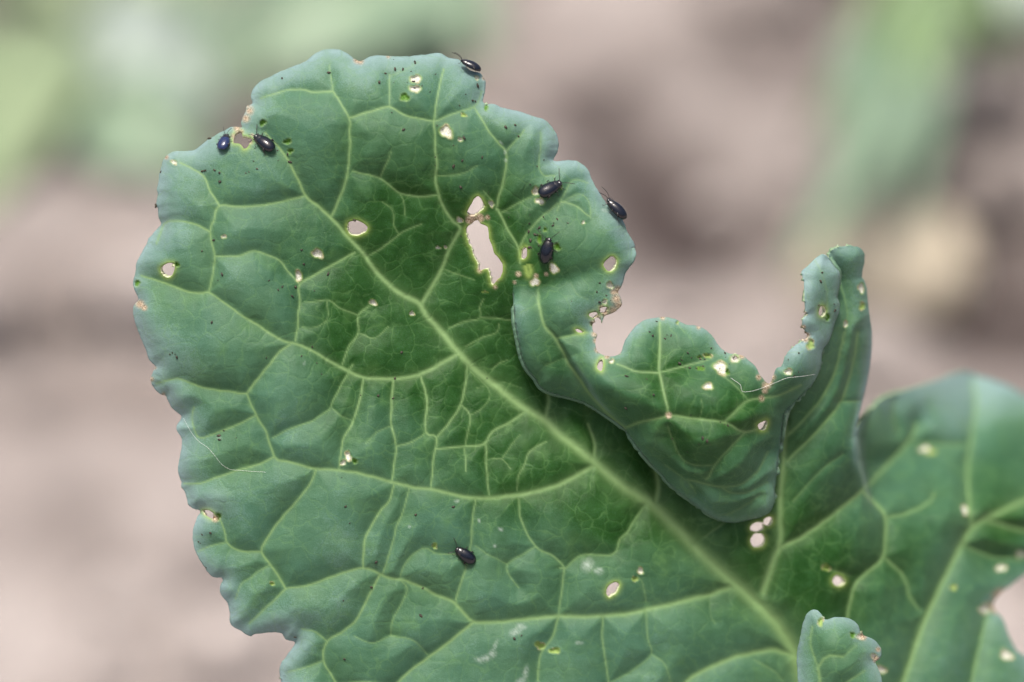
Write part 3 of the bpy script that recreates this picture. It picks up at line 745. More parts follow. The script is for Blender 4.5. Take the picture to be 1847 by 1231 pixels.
# near the join both layers are the same surface
dse = dist_field([c_seam], 60, False)
wse = np.clip(dse / 55.0, 0, 1); wse = wse * wse * (3 - 2 * wse)
below = GY > np.interp(GX, c_seam[::-1, 0], c_seam[::-1, 1])
for k in ('z', 'bloom', 'vein'):
    m_, b_ = getattr(SM, k), getattr(SB, k)
    setattr(SB, k, m_ * (1 - wse) + b_ * wse)
for k in ('pit', 'gpit', 'ring', 'brown', 'dust'):
    m_, b_ = getattr(SM, k), getattr(SB, k)
    mm = np.maximum(m_ * (dse < 25), b_)
    setattr(SB, k, mm); setattr(SM, k, np.maximum(m_, b_ * (dse < 25)))
# the pouch stands proud of the band beside it
lx = np.interp(GY, [560, 588, 611, 656, 691, 722, 750, 773], [975, 984, 1003, 1027, 1051, 1070, 1097, 1127])
fy = np.clip((GY - 585) / 70, 0, 1) * np.clip((790 - GY) / 60, 0, 1)
SB.z += 22 * fy * np.exp(-np.maximum(GX - lx, 0) / 80.0) / (1 + np.exp(-np.clip((GX - lx - 5) / 2.2, -40, 40)))
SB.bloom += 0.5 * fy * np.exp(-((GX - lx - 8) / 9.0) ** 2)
# the pouch rolls over at its folded edge
dco = dist_field([c_con[8:]], 60, False)
sm = np.clip((GY - 560) / 160.0, 0, 1)
R = 22.0 + 36.0 * sm * sm * (3 - 2 * sm)
q = np.clip(1 - dco / R, 0, 1)
SB.z -= 0.80 * R * (1 - np.sqrt(np.maximum(0, 1 - q * q * 0.995)))
SB.bloom = np.clip(SB.bloom + 0.38 * np.exp(-dco / 24.0), 0, 1.6)  # pale lit look of the rolled edge, painted into the colour
SE = Sheet(zE_f, OUT_E, OUT_E, [], VE, [(1538,1146,6,5,'g'),(1551,1149,8,5,'w'),(1576,1184,6,5,'w'),(1480,1122,5,8,'y')], [(1580,1190,6),(1556,1148,6),(1584,1172,4)], [], 12.0, 7.0, [(1510, 1180, 60, .2)], 0.55, 51)

# ------------------------------------------------------------------ lattice -> mesh
CX, CY = GX[:-1, :-1] + h / 2, GY[:-1, :-1] + h / 2
FIELDS = ('bloom', 'vein', 'pit', 'gpit', 'ring', 'brown', 'dust', 'fold')
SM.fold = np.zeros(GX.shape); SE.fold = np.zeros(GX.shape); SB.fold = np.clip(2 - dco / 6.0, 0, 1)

def nearest_on(polys, pts):
    best = np.full(len(pts), 1e9); res = pts.copy()
    for p, closed in polys:
        a = p if not closed else p
        b = np.roll(p, -1, 0)
        if not closed: a, b = p[:-1], p[1:]
        lo, hi = p.min(0) - 6, p.max(0) + 6
        sel = np.where(((pts > lo) & (pts < hi)).all(1))[0]
        for c0 in range(0, len(sel), 2000):
            ii = sel[c0:c0 + 2000]
            q = pts[ii]
            d = b - a
            L = np.maximum((d * d).sum(1), 1e-9)
            t = np.clip(((q[:, None] - a[None]) * d[None]).sum(2) / L[None], 0, 1)
            cp = a[None] + t[..., None] * d[None]
            dd = np.linalg.norm(q[:, None] - cp, axis=2)
            k = dd.argmin(1)
            r = np.arange(len(ii))
            dm = dd[r, k]
            up = dm < best[ii]
            best[ii[up]] = dm[up]
            res[ii[up]] = cp[r, k][up]
    return res, best

def build_sheet_arrays(S, keep):
    """quads + vertex arrays of one layer, its rim drawn onto the traced line"""
    used = np.zeros(GX.shape, int)
    for dj in (0, 1):
        for di in (0, 1):
            used[dj:dj + NY, di:di + NX] += keep
    vid = np.full(GX.shape, -1)
    m = used > 0
    vid[m] = np.arange(m.sum())
    x, y = GX[m].copy(), GY[m].copy()
    bnd = used[m] < 4
    pts = np.stack([x[bnd], y[bnd]], 1)
    return vid, m, x, y, bnd, pts

def sheets_to_mesh(name, sheets, seam=None, strip=None, thick=7.0):
    allv, allq, fld = [], [], {k: [] for k in FIELDS}
    lcs = []
    base = 0
    seam_map = {}
    for si, S in enumerate(sheets):
        keep = inside_grid(S.outer, CX, CY)
        for hp in S.holes:
            keep &= ~inside_grid(hp, CX, CY)
        vid, m, x, y, bnd, pts = build_sheet_arrays(S, keep)
        polys = [(S.outer, True)] + [(hp, True) for hp in S.holes]
        res, best = nearest_on(polys, pts)
        ok = best < 1.8 * h
        on_seam = np.zeros(len(pts), bool)
        if seam is not None:
            _, ds = nearest_on([(seam, False)], pts)
            on_seam = (ds < 1.5 * h) & (pts[:, 0] > 934) & (pts[:, 0] < 1138)
        ok &= ~on_seam
        bi = np.where(bnd)[0]
        x[bi[ok]] = res[ok, 0]; y[bi[ok]] = res[ok, 1]
        z = S.z[m]
        v = P_np(x, y, z)
        jj, ii = np.where(keep)
        quads = np.stack([vid[jj, ii], vid[jj + 1, ii], vid[jj + 1, ii + 1], vid[jj, ii + 1]], 1)
        # share the seam vertices with the first layer
        remap = np.arange(len(x)) + base
        js, is_ = np.where(m)
        if seam is not None:
            for b in bi[on_seam]:
                key = (js[b], is_[b])
                if si == 0: seam_map[key] = b + base
                elif key in seam_map: remap[b] = seam_map[key]
        allq.append(remap[quads])
        allv.append(v)
        for k in FIELDS: fld[k].append(getattr(S, k)[m])
        lcs.append(np.stack([x / 100, y / 100, np.full(len(x), si * 7.3) + z / 100], 1))
        base += len(x)
    if strip is not None:
        # the sheet turning under at the fold, back to the blade behind
        ca, cb, za, zb = strip
        n, rows = len(ca), 7
        V, L = [], []
        for r in range(rows):
            t = r / (rows - 1)
            px = ca[:, 0] * (1 - t) + cb[:, 0] * t
            py = ca[:, 1] * (1 - t) + cb[:, 1] * t
            zz = (za - 2) * (1 - t) ** 1.5 + zb * (1 - (1 - t) ** 1.5)
            V.append(P_np(px, py, zz)); L.append(np.stack([px / 100, py / 100, zz / 100 + 20], 1))
        V = np.concatenate(V)
        idx = np.arange(n * rows).reshape(rows, n) + base
        q = np.stack([idx[:-1, :-1], idx[:-1, 1:], idx[1:, 1:], idx[1:, :-1]], -1).reshape(-1, 4)
        allv.append(V); allq.append(q); lcs.append(np.concatenate(L))
        for k in FIELDS: fld[k].append(np.full(len(V), 0.6 if k == 'bloom' else 1.0 if k == 'fold' else 0.0))
        base += len(V)
    V = np.concatenate(allv); Q = np.concatenate(allq)
    used = np.zeros(len(V), bool); used[Q.ravel()] = True
    new = np.cumsum(used) - 1
    V = V[used]; Q = new[Q]
    me = bpy.data.meshes.new(name)
    me.vertices.add(len(V)); me.vertices.foreach_set('co', V.astype(np.float32).ravel())
    me.loops.add(len(Q) * 4); me.loops.foreach_set('vertex_index', Q.astype(np.int32).ravel())
    me.polygons.add(len(Q)); me.polygons.foreach_set('loop_start', np.arange(0, len(Q) * 4, 4, dtype=np.int32))
    me.update(calc_edges=True)
    me.polygons.foreach_set('use_smooth', np.ones(len(Q), bool))
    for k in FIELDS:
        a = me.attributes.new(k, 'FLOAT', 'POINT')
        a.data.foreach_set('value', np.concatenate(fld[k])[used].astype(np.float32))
    a = me.attributes.new('lc', 'FLOAT_VECTOR', 'POINT')
    a.data.foreach_set('vector', np.concatenate(lcs)[used].astype(np.float32).ravel())
    me.validate()
    o = bpy.data.objects.new(name, me)
    for mm in (M_LEAF, M_UNDER, M_RIM): me.materials.append(mm)
    col.objects.link(o)
    md = o.modifiers.new('thickness', 'SOLIDIFY')
    md.thickness = thick * K
    md.offset = -1
    md.use_rim = True
    md.material_offset = 1
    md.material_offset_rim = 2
    return o

# pair the fold with the hidden edge of the blade behind it
def resample(c, n):
    d = np.concatenate([[0], np.cumsum(np.linalg.norm(np.diff(c, axis=0), axis=1))])
    t = np.linspace(0, d[-1], n)
    return np.stack([np.interp(t, d, c[:, 0]), np.interp(t, d, c[:, 1])], 1)
ca, cb = resample(c_con, 260), resample(c_hid, 260)
za = np.array([SB.at(x, y) for x, y in ca]) - 3
zb = np.array([SM.at(x, y) for x, y in cb])

PLANT = P(1500, 1400, -200)
base_pt = Vector((PLANT.x + 0.012, PLANT.y + 0.02, 0.0))
plant = empty('kale_plant', base_pt)
tag(plant, 'kale plant whose big blue-green leaf is riddled with feeding holes', 'plant')
def to_parent(o, p):
    o.parent = p
    o.matrix_parent_inverse = Matrix.Translation(-base_pt)
blade = sheets_to_mesh('leaf', [SM, SB], seam=c_seam, strip=(ca, cb, za, zb))
blade['label'] = 'broad puckered leaf with pale veins, chewed holes and one rolled-over lobe'
to_parent(blade, plant)
young = sheets_to_mesh('leaf', [SE])
young['label'] = 'small lobed leaf in front of the base of the pale midrib'
to_parent(young, plant)

# ------------------------------------------------------------------ raised ribs
def rib(name, S, pts, r0, r1, parent, z_sink=0.45, taper=None):
    p = wob(pts, 7.0)
    n = len(p)
    V, F = [], []
    seg = 12
    zs = np.array([S.at(x, y) for x, y in p])
    for _ in range(4):
        zs[1:-1] = (zs[:-2] + 2 * zs[1:-1] + zs[2:]) / 4
    for i in range(n):
        t = i / (n - 1)
        d = p[min(i + 1, n - 1)] - p[max(i - 1, 0)]
        d = d / max(1e-9, np.linalg.norm(d))
        nn = np.array([-d[1], d[0]])
        r = taper(p[i]) if taper else r0 + (r1 - r0) * t
        r = r * 0.95 if taper and r > 8 else r * 0.80 if r > 5 else r * 0.62 + 0.0 if r < 3.5 else r * (0.62 + 0.12 * (r - 3.5))
        r *= 1 + 0.10 * mnoise.noise(Vector((p[i][0] * .05, p[i][1] * .05, 3)))
        for k in range(seg):
            f = 2 * math.pi * k / seg
            q = p[i] + nn * (r * math.cos(f))
            V.append(P(q[0], q[1], zs[i] + r * (0.85 if taper else 0.62) * math.sin(f) + (0.08 if taper else -0.10) * r - 0.4))
    for i in range(n - 1):
        for k in range(seg):
            k2 = (k + 1) % seg
            F.append((i * seg + k, (i + 1) * seg + k, (i + 1) * seg + k2, i * seg + k2))
    F.append(tuple(range(seg))); F.append(tuple((n - 1) * seg + k for k in range(seg))[::-1])
    o = mesh_obj(name, V, F, M_MIDRIB if taper else M_VEIN)
    o.parent = parent
    o.matrix_parent_inverse = Matrix.Translation(-base_pt)
    return o

mw = [(478,1.2),(551,2.2),(660,4.2),(760,6.0),(830,7.4),(980,9.0),(1120,11.5),(1250,14.0),(1347,18),(1428,22),(1470,26)]
rib('midrib', SM, MIDRIB, 1, 1, blade, taper=lambda q: np.interp(q[0], [a for a, _ in mw], [b for _, b in mw]))
for k, (p, a, b) in BIG_M.items():
    rib('lateral_vein', SM, p, a, b * 0.75, blade)
for (p, r, s, o) in VEINS_B[:1] + [VEINS_B[3], VEINS_B[6]]:
    rib('lateral_vein', SB, p, r, r * .7, blade)
for (p, r, s, o) in E_VEINS[:2]:
    rib('lateral_vein', SE, p, r, r * .7, young)

# leaf stalks running down to the plant's stem, and the stem in the soil
def stalk(name, pts, radii, parent, mat=M_STALK):
    c = catmull([tuple(p) for p in pts], 0.004)
    rr = np.interp(np.linspace(0, 1, len(c)), np.linspace(0, 1, len(radii)), radii)
    V, F = tube([Vector(p) for p in c], list(rr), 14)
    o = mesh_obj(name, V, F, mat)
    o.parent = parent
    o.matrix_parent_inverse = Matrix.Translation(-base_pt)
    return o
top = base_pt + Vector((0, 0, 0.16))
stalk('leaf_stalk', [P(1452, 1245, SM.at(1452, 1245) - 8), P(1490, 1380, -215), P(1530, 1560, -300), top + Vector((-.012, -.006, .0)), top + Vector((0, 0, -.015))], [23 * K, 27 * K, 31 * K, 0.0045, 0.006], plant)
stalk('leaf_stalk', [P(1498, 1340, SE.at(1498, 1340) - 4), P(1500, 1450, -40), P(1530, 1640, -190), top + Vector((-.006, -.012, -.01)), top + Vector((0, 0, -.03))], [5 * K, 12 * K, 18 * K, 0.003, 0.004], plant)
stalk('stem', [top + Vector((0, 0, .02)), top + Vector((.002, 0, -.05)), base_pt + Vector((-.002, .002, .05)), base_pt + Vector((0, 0, -.02))], [0.006, 0.0085, 0.010, 0.012], plant)

# ------------------------------------------------------------------ flea beetles
def beetle_mats():
    m, n, b, out = new_mat('beetle_shell')
    tc = n.nodes.new('ShaderNodeTexCoord')
    f = tex_noise(n, tc.outputs['Object'], 9000, 2)
    n.links.new(mixc(n, f, (0.001, 0.002, 0.005), (0.003, 0.005, 0.014)), b.inputs['Base Color'])
    b.inputs['Roughness'].default_value = 0.20
    b.inputs['Specular IOR Level'].default_value = 0.42
    b.inputs['Coat Weight'].default_value = 0.45
    b.inputs['Coat Roughness'].default_value = 0.06
    bp = n.nodes.new('ShaderNodeBump')
    bp.inputs['Strength'].default_value = 0.25
    bp.inputs['Distance'].default_value = 0.00002
    n.links.new(f, bp.inputs['Height']); n.links.new(bp.outputs[0], b.inputs['Normal'])
    m2 = simple_mat('beetle_limb', (0.006, 0.005, 0.005), (0.016, 0.011, 0.009), 6000, 0.4)
    m3 = simple_mat('beetle_pronotum', (0.004, 0.004, 0.006), (0.009, 0.008, 0.009), 9000, 0.28, 0.6, coat=0.4)
    return m, m2, m3
M_SHELL, M_LIMB, M_PRON = beetle_mats()
M_BLUE = M_SHELL.copy(); M_BLUE.name = 'beetle_shell_blue'
for l in list(M_BLUE.node_tree.links):
    if l.to_socket.name == 'Base Color' and l.to_node.type == 'BSDF_PRINCIPLED': M_BLUE.node_tree.links.remove(l)
M_BLUE.node_tree.nodes['Principled BSDF'].inputs['Base Color'].default_value = (0.012, 0.022, 0.075, 1)

def dome(x0, x1, wf, hf, z0, a0, a1, nx=14, na=9, lift=0.0):
    V, F = [], []
    for i in range(nx + 1):
        t = i / nx
        x = x0 + (x1 - x0) * (0.5 - 0.5 * math.cos(math.pi * t))
        tt = (x - x0) / (x1 - x0)
        for k in range(na + 1):
            a = a0 + (a1 - a0) * k / na
            V.append((x, wf(tt) * math.cos(a), z0 + lift + hf(tt) * math.sin(a)))
    for i in range(nx):
        for k in range(na):
            q = i * (na + 1) + k
            F.append((q, q + na + 1, q + na + 2, q + 1))
    return V, F

def ellipsoid(c, r, nu=10, nv=7):
    V, F = [], []
    for j in range(nv + 1):
        th = math.pi * j / nv
        for i in range(nu):
            f = 2 * math.pi * i / nu
            V.append((c[0] + r[0] * math.cos(th), c[1] + r[1] * math.sin(th) * math.cos(f), c[2] + r[2] * math.sin(th) * math.sin(f)))
    for j in range(nv):
        for i in range(nu):
            i2 = (i + 1) % nu
            F.append((j * nu + i, j * nu + i2, (j + 1) * nu + i2, (j + 1) * nu + i))
    return V, F

def beetle(label, loc, fwd, up, length, seed, shell=None, ant=((.34, .30), (.30, -.34)), legs=True, wid=1.0):
    r = random.Random(seed)
    wid *= 1.16
    length *= 1.01
    shell = shell or M_SHELL
    root = empty('flea_beetle', loc)
    fwd = (fwd - up * fwd.dot(up)).normalized()
    side = up.cross(fwd).normalized()
    root.matrix_world = Matrix(((fwd.x, side.x, up.x, loc.x), (fwd.y, side.y, up.y, loc.y), (fwd.z, side.z, up.z, loc.z), (0, 0, 0, 1))) @ Matrix.Scale(length, 4)
    tag(root, label, 'beetle', 'flea beetles on the chewed leaf')
    def part(name, V, F, mat):
        me = bpy.data.meshes.new(name)
        me.from_pydata([tuple(v) for v in V], [], F)
        me.polygons.foreach_set('use_smooth', [True] * len(me.polygons)); me.update()
        me.materials.append(mat)
        o = bpy.data.objects.new(name, me); col.objects.link(o); o.parent = root
        return o
    Z = 0.09
    wfun = lambda t: wid * 0.245 * max(0.0, (1 - abs(2 * (t - 0.52)) ** 3.0)) ** 0.5 * (0.93 + 0.07 * t) if 0 < t < 1 else (0.0 if t <= 0 else 0.16 * wid)
    wf = lambda t: wid * (0.245 * math.sin(math.pi * min(1, (0.04 + 0.96 * t)) ** 0.80 * 0.86) ** 0.62 if t > 0 else 0.03)
    wf = lambda t: wid * (0.03 + 0.215 * max(0.0, 1 - abs((t - 0.58) / 0.585) ** 2.6) ** 0.55 if t < 0.58 else 0.245 - 0.045 * ((t - 0.58) / 0.42) ** 2)
    hf = lambda t: (0.02 + 0.205 * max(0.0, 1 - ((t - 0.60) / 0.62) ** 2) ** 0.5 if t < 0.60 else 0.225 - 0.045 * ((t - 0.60) / 0.40) ** 2)
    for s in (1, -1):
        a0, a1 = (-0.25, math.pi / 2 - 0.015) if s == 1 else (math.pi + 0.25, math.pi / 2 + 0.015)
        V, F = dome(-0.5, 0.20, wf, hf, Z, a0, a1)
        if s == -1: F = [f[::-1] for f in F]
        F = [f[::-1] for f in F]
        part('wing_case', V, F, shell)
    V, F = ellipsoid((-0.10, 0, Z - .01), (0.36, 0.19 * wid, 0.10)); part('abdomen', V, F, M_LIMB)
    pw = lambda t: wid * (0.195 - 0.05 * t * t); ph = lambda t: 0.185 - 0.06 * t * t
    V, F = dome(0.17, 0.37, pw, ph, Z, -0.3, math.pi + 0.3, 8, 12); part('pronotum', V, [f[::-1] for f in F], M_PRON)
    V, F = ellipsoid((0.40, 0, Z + .035), (0.10, 0.115 * wid, 0.085)); hd = part('head', V, F, M_PRON)
    for s in (1, -1):
        V, F = ellipsoid((0.42, s * 0.10 * wid, Z + .06), (0.035, 0.028, 0.035), 8, 6)
        o = part('eye', V, F, M_SHELL); o.parent = hd
    for (ax, ay) in ant:
        s = 1 if ay > 0 else -1
        pts = [Vector((0.45, s * 0.05, Z + .08)), Vector((0.45 + ax * .3, s * .05 + ay * .35, Z + .17)), Vector((0.45 + ax * .65, s * .05 + ay * .7, Z + .19)), Vector((0.45 + ax, s * .05 + ay, Z + .17))]
        c = catmull([tuple(p) for p in pts], 0.05)
        V, F = tube([Vector(p) for p in c], [0.008 + 0.003 * (i % 2) + 0.004 * i / len(c) for i in range(len(c))], 6)
        part('antenna', V, F, M_LIMB)
    if legs:
        for s in (1, -1):
            for (hx, kx, ky, fx, fy, rad) in ((0.30, 0.38, .25, 0.44, .30, .014), (0.12, 0.12, .29, 0.08, .36, .014), (-0.08, -0.20, .27, -0.32, .31, .050)):
                j = r.uniform(-.05, .05)
                pts = [Vector((hx, s * .10, Z - .02)), Vector((hx * .5 + kx * .5 + j, s * (.1 + ky) * .5, Z + .03)), Vector((kx + j, s * ky * wid, Z + .05)), Vector(((kx + fx) / 2 + j, s * (ky + fy) / 2, Z * .6)), Vector((fx + j, s * fy, .012)), Vector((fx + j + (.05 if hx > 0 else -.07), s * (fy + .03), .010))]
                V, F = tube(pts, [rad, rad * 1.15, rad * .75, .010, .009, .007], 7)
                part('leg', V, F, M_LIMB)
    return root

def on_leaf(S, head, tail, lift=0.0):
    cx, cy = (head[0] + tail[0]) / 2, (head[1] + tail[1]) / 2
    p, n = S.frame(cx, cy, 12)
    f = P(head[0], head[1], S.at(*head)) - P(tail[0], tail[1], S.at(*tail))
    L = math.hypot(head[0] - tail[0], head[1] - tail[1]) * K
    return p + n * lift, f, n, L

p, f, n, L = on_leaf(SM, (409, 241), (402, 277))
beetle('blue-black beetle beside the ragged hole at the brown withered notch, facing the leaf edge', p, f, (n * .9 + UP * .3).normalized(), L * 1.0, 1, M_BLUE, ant=((.42, .18), (.30, -.20)), wid=1.08)
p, f, n, L = on_leaf(SM, (459, 244), (495, 277))
beetle('black beetle on the vein right next to the brown withered notch, fine white sheen line', p, f, (n * .95 - RIGHT * .15 + UP * .2).normalized(), L * .98, 2, ant=((.35, -.40), (.15, .15)), wid=.90)
p, f, n, L = on_leaf(SM, (1012, 329), (973, 357))
beetle('black beetle beside two white-centred feeding pits on the leaf lobe', p, f, (n + UP * .3).normalized(), L * 1.0, 3, ant=((.25, .42), (.36, -.34)), wid=0.95)
p, f, n, L = on_leaf(SM, (994, 428), (982, 476))
beetle('black beetle with spread antennae beside a fresh green pit and the slit-like hole', p, f, (n - RIGHT * .12).normalized(), L * .98, 4, ant=((.28, .50), (.42, -.36)), wid=0.92)
p, f, n, L = on_leaf(SM, (821, 989), (856, 1014))
beetle('lone black beetle in the middle of the lower leaf, far from any hole', p, f, (n + UP * .15).normalized(), L * 1.0, 5, ant=((.22, .30), (.40, -.26)), wid=0.95)
# two climbing along the rim, seen from the side
hd, tl = P(832, 103, 6), P(868, 121, 6)
ax = (hd - tl).normalized()
nrm = (RIGHT * .45 + UP * .89)
beetle('black beetle seen side-on at the top edge above the twin bleached spots', P(847, 122, SM.at(840, 128) + 7), ax, (nrm * .93 - FWD * .28).normalized(), 41 * K, 6, ant=((.52, .05), (.44, -.10)))
hd, tl = P(1096, 358, 6), P(1133, 394, 6)
ax = (hd - tl).normalized()
nrm = (RIGHT * .70 + UP * .71)
beetle('black beetle with a pale flank sheen climbing the outer edge of the leaf lobe', P(1109, 380, SM.at(1106, 384) + 8), ax, (nrm * .80 - FWD * .60).normalized(), 49 * K, 7, ant=((.40, .22), (.50, -.06)), wid=0.85)

# ------------------------------------------------------------------ frass: dark droppings on the leaf
M_FRASS = simple_mat('frass', (0.012, 0.012, 0.008), (0.06, 0.05, 0.03), 5000, 0.7)
def frass():
    r = random.Random(5)
    pts = []
    for (S, cx, cy, rx, ry, k) in [(SM,745,160,55,60,20),(SM,800,200,80,60,8),(SM,985,400,45,28,18),(SM,955,430,26,30,16),(SM,820,290,70,60,7),(SM,410,308,80,14,8),(SM,505,280,26,20,9),(SM,287,312,5,8,6),(SM,375,985,24,28,9),(SM,400,795,60,40,5),(SM,530,500,50,30,8),(SM,545,640,30,14,6),(SM,316,640,8,6,7),
            (SM,600,700,200,150,14),(SM,700,1000,230,150,14),(SM,450,450,150,150,10),(SM,1000,300,60,50,6),(SM,925,1150,40,25,5),(SM,870,420,60,80,5),
            (SB,1262,648,34,26,24),(SB,1200,610,45,30,10),(SB,1310,640,40,24,12),(SB,1250,790,80,40,12),(SB,1150,690,70,40,8),(SB,1430,650,30,30,8),(SB,1475,510,20,40,7),(SB,1040,560,60,50,8),(SB,1090,545,25,25,10),(SB,1310,765,20,10,5),(SB,1500,560,10,30,3)]:
        for _ in range(max(2, int(k * .62))):
            a = r.gauss(0, .5), r.gauss(0, .5)
            qx, qy = np.array([cx + a[0] * rx]), np.array([cy + a[1] * ry])
            if not inside(S.outer, qx, qy)[0] or any(inside(hp, qx, qy)[0] for hp in S.holes) or (S is SM and inside(OUT_B, qx, qy)[0]): continue
            pts.append((S, cx + a[0] * rx, cy + a[1] * ry, r.choice((.8, 1.0, 1.2, 1.5, 2.2))))
    for (x, y) in [(593,132),(509,142),(748,112),(749,115),(727,126),(834,290),(818,300),(831,338),(837,249),(929,226),(935,246),(912,230),(861,155),(852,182),(695,133),(684,149),(544,451),(533,518),(527,535),(548,477),(623,914),(682,714),(724,636),(621,1189),(759,1111),(382,582),(365,309),(370,308),(397,328),(387,307),(378,250),(281,372),(395,786)]:
        pts.append((SM, x, y, r.uniform(1.6, 2.6)))
    V, F = [], []
    for (S, x, y, rad) in pts:
        p, n = S.frame(x, y)
        t = n.orthogonal().normalized(); b = n.cross(t)
        an = r.uniform(0, 6.28); e = r.uniform(1.0, 1.9)
        u = t * math.cos(an) + b * math.sin(an); v = n.cross(u)
        o = len(V)
        A, B = ellipsoid((0, 0, 0), (rad * e, rad, rad * .8), 6, 4)
        for q in A:
            jj = 1 + r.uniform(-.25, .25)
            V.append(p + (u * q[0] + v * q[1] + n * (q[2] + rad * .4)) * (K * jj))
        F += [tuple(i + o for i in f) for f in B]
    o = mesh_obj('frass', V, F, M_FRASS)
    tag(o, 'tiny dark beetle droppings strewn over the leaf', 'droppings', kind='stuff')
frass()

M_SILK = simple_mat('silk', (0.75, 0.75, 0.72), (0.85, 0.85, 0.82), 800, 0.4)
def silk(label, S, pts, rad=0.15):
    c = catmull(pts, 6)
    V, F = tube([P(x, y, S.at(x, y) + 2.5) for x, y in c], rad * K, 5)
    o = mesh_obj('silk_thread', V, F, M_SILK)
    tag(o, label, 'thread', 'silk threads stuck to the leaf')
silk('long fine silk thread across the chewed side margin and its pale vein', SM, [(331,755),(345,780),(358,796),(375,808),(388,823),(400,838),(415,847),(435,849),(460,851),(480,852)])
silk('short white silk thread across the notch of the rolled lobe', SB, [(1318,682),(1336,695),(1339,707),(1360,705),(1375,700),(1395,692),(1420,682),(1440,680),(1470,676)], 0.22)

# ------------------------------------------------------------------ blurred plants on the soil behind
def far_leaf_mat(name, c1, c2, vein):
    m, n, b, out = new_mat(name)
    tc = n.nodes.new('ShaderNodeTexCoord')
    f = tex_noise(n, tc.outputs['Object'], 60, 4)
    c = mixc(n, ramp(n, f, .35, .65), c1, c2)
    c = mixc(n, attr(n, 'vein').outputs['Fac'], c, vein)
    n.links.new(c, b.inputs['Base Color'])
    b.inputs['Roughness'].default_value = 0.5
    b.inputs['Sheen Weight'].default_value = 0.2
    tr = n.nodes.new('ShaderNodeBsdfTranslucent'); n.links.new(c, tr.inputs['Color'])
    mx = n.nodes.new('ShaderNodeMixShader'); mx.inputs[0].default_value = 0.18
    n.links.new(b.outputs[0], mx.inputs[1]); n.links.new(tr.outputs[0], mx.inputs[2]); n.links.new(mx.outputs[0], out.inputs['Surface'])
    return m
M_FK = far_leaf_mat('far_kale', (0.13, 0.22, 0.13), (0.20, 0.29, 0.20), (0.32, 0.40, 0.26))
M_FP = far_leaf_mat('far_kale_pale', (0.30, 0.38, 0.33), (0.40, 0.47, 0.43), (0.45, 0.52, 0.44))
M_FY = far_leaf_mat('far_kale_light', (0.17, 0.24, 0.12), (0.23, 0.30, 0.16), (0.30, 0.36, 0.22))
M_FG = far_leaf_mat('weed_green', (0.10, 0.19, 0.06), (0.16, 0.26, 0.10), (0.24, 0.34, 0.16))
M_FO = far_leaf_mat('weed_olive', (0.085, 0.14, 0.04), (0.12, 0.19, 0.06), (0.2, 0.28, 0.1))

def leaf_between(name, a, b, width, mat, parent, bow=0.02, face=None, crinkle=0.10, broad=True, seed=0):
    """a leaf from its base a to its tip b; face = the way its upper side looks"""
    a, b = Vector(a), Vector(b)
    ax = (b - a); L = ax.length; ax.normalize()
    face = Vector(face) if face else Vector((0, -0.6, 0.8))
    face = (face - ax * face.dot(ax)).normalized()
    sd_ = ax.cross(face).normalized()
    nu, nv = 22, 14
    V, F, vein = [], [], []
    for i in range(nu + 1):
        t = i / nu
        if broad: wd = width * (math.sin(math.pi * min(1, t * 0.93 + 0.05)) ** 0.7)
        else: wd = width * (1 - t) ** 0.7 * (0.5 + 0.5 * min(1, t * 6))
        for j in range(nv + 1):
            s = 2 * j / nv - 1
            k = mnoise.noise(Vector((t * 4, s * 2.5, seed * 3.1)))
            rim = 1 + (0.08 * math.sin(t * 37 + s * 2) + 0.16 * k) * (abs(s) > .5) * (1 if broad else 0)
            p = a + ax * (L * t) + sd_ * (wd * .5 * s * rim) + face * (bow * math.sin(math.pi * t) - bow * 1.2 * t * t + width * .14 * s * s + crinkle * width * k * abs(s))
            V.append(p)
            vein.append(max(math.exp(-(s / .05) ** 2), .6 * math.exp(-(math.sin(t * 20 - abs(s) * 6) / .25) ** 2) * (abs(s) > .03) if broad else 0))
    for i in range(nu):
        for j in range(nv):
            q = i * (nv + 1) + j
            F.append((q, q + 1, q + nv + 2, q + nv + 1))
    o = mesh_obj(name, V, F, mat)
    at = o.data.attributes.new('vein', 'FLOAT', 'POINT'); at.data.foreach_set('value', vein)
    md = o.modifiers.new('thickness', 'SOLIDIFY'); md.thickness = 0.0006
    o.parent = parent; o.matrix_parent_inverse = Matrix.Translation(-Vector(parent.location))
    return o

def ray_at(px, py, dist):
    r = ray(px, py)
    return CAM + r * dist

def bg_plant(name, label, cat, base_px, leaves, group=None, stem_mat=M_STALK):
    """leaves: (base pixel, tip pixel, depth base, depth tip, width m, mat, broad)"""
    g = G(*base_px)
    root = empty(name, g)
    tag(root, label, cat, group)
    for i, (bp, tp, db, dt, wd, mat, broad) in enumerate(leaves):
        A, B = ray_at(bp[0], bp[1], db), ray_at(tp[0], tp[1], dt)
        A.z = max(A.z, 0.01); B.z = max(B.z, 0.008)
        leaf_between('leaf', A, B, wd, mat, root, bow=wd * .25, broad=broad, seed=i + base_px[0])
        c = catmull([tuple(g + Vector((0, 0, -.01))), tuple(g * .6 + A * .4 + Vector((0, 0, .01))), tuple(A)], .02)
        V, F = tube([Vector(p) for p in c], [0.0035] * len(c), 8)
        o = mesh_obj('leaf_stalk', V, F, stem_mat)
        o.parent = root; o.matrix_parent_inverse = Matrix.Translation(-Vector(root.location))
    return root

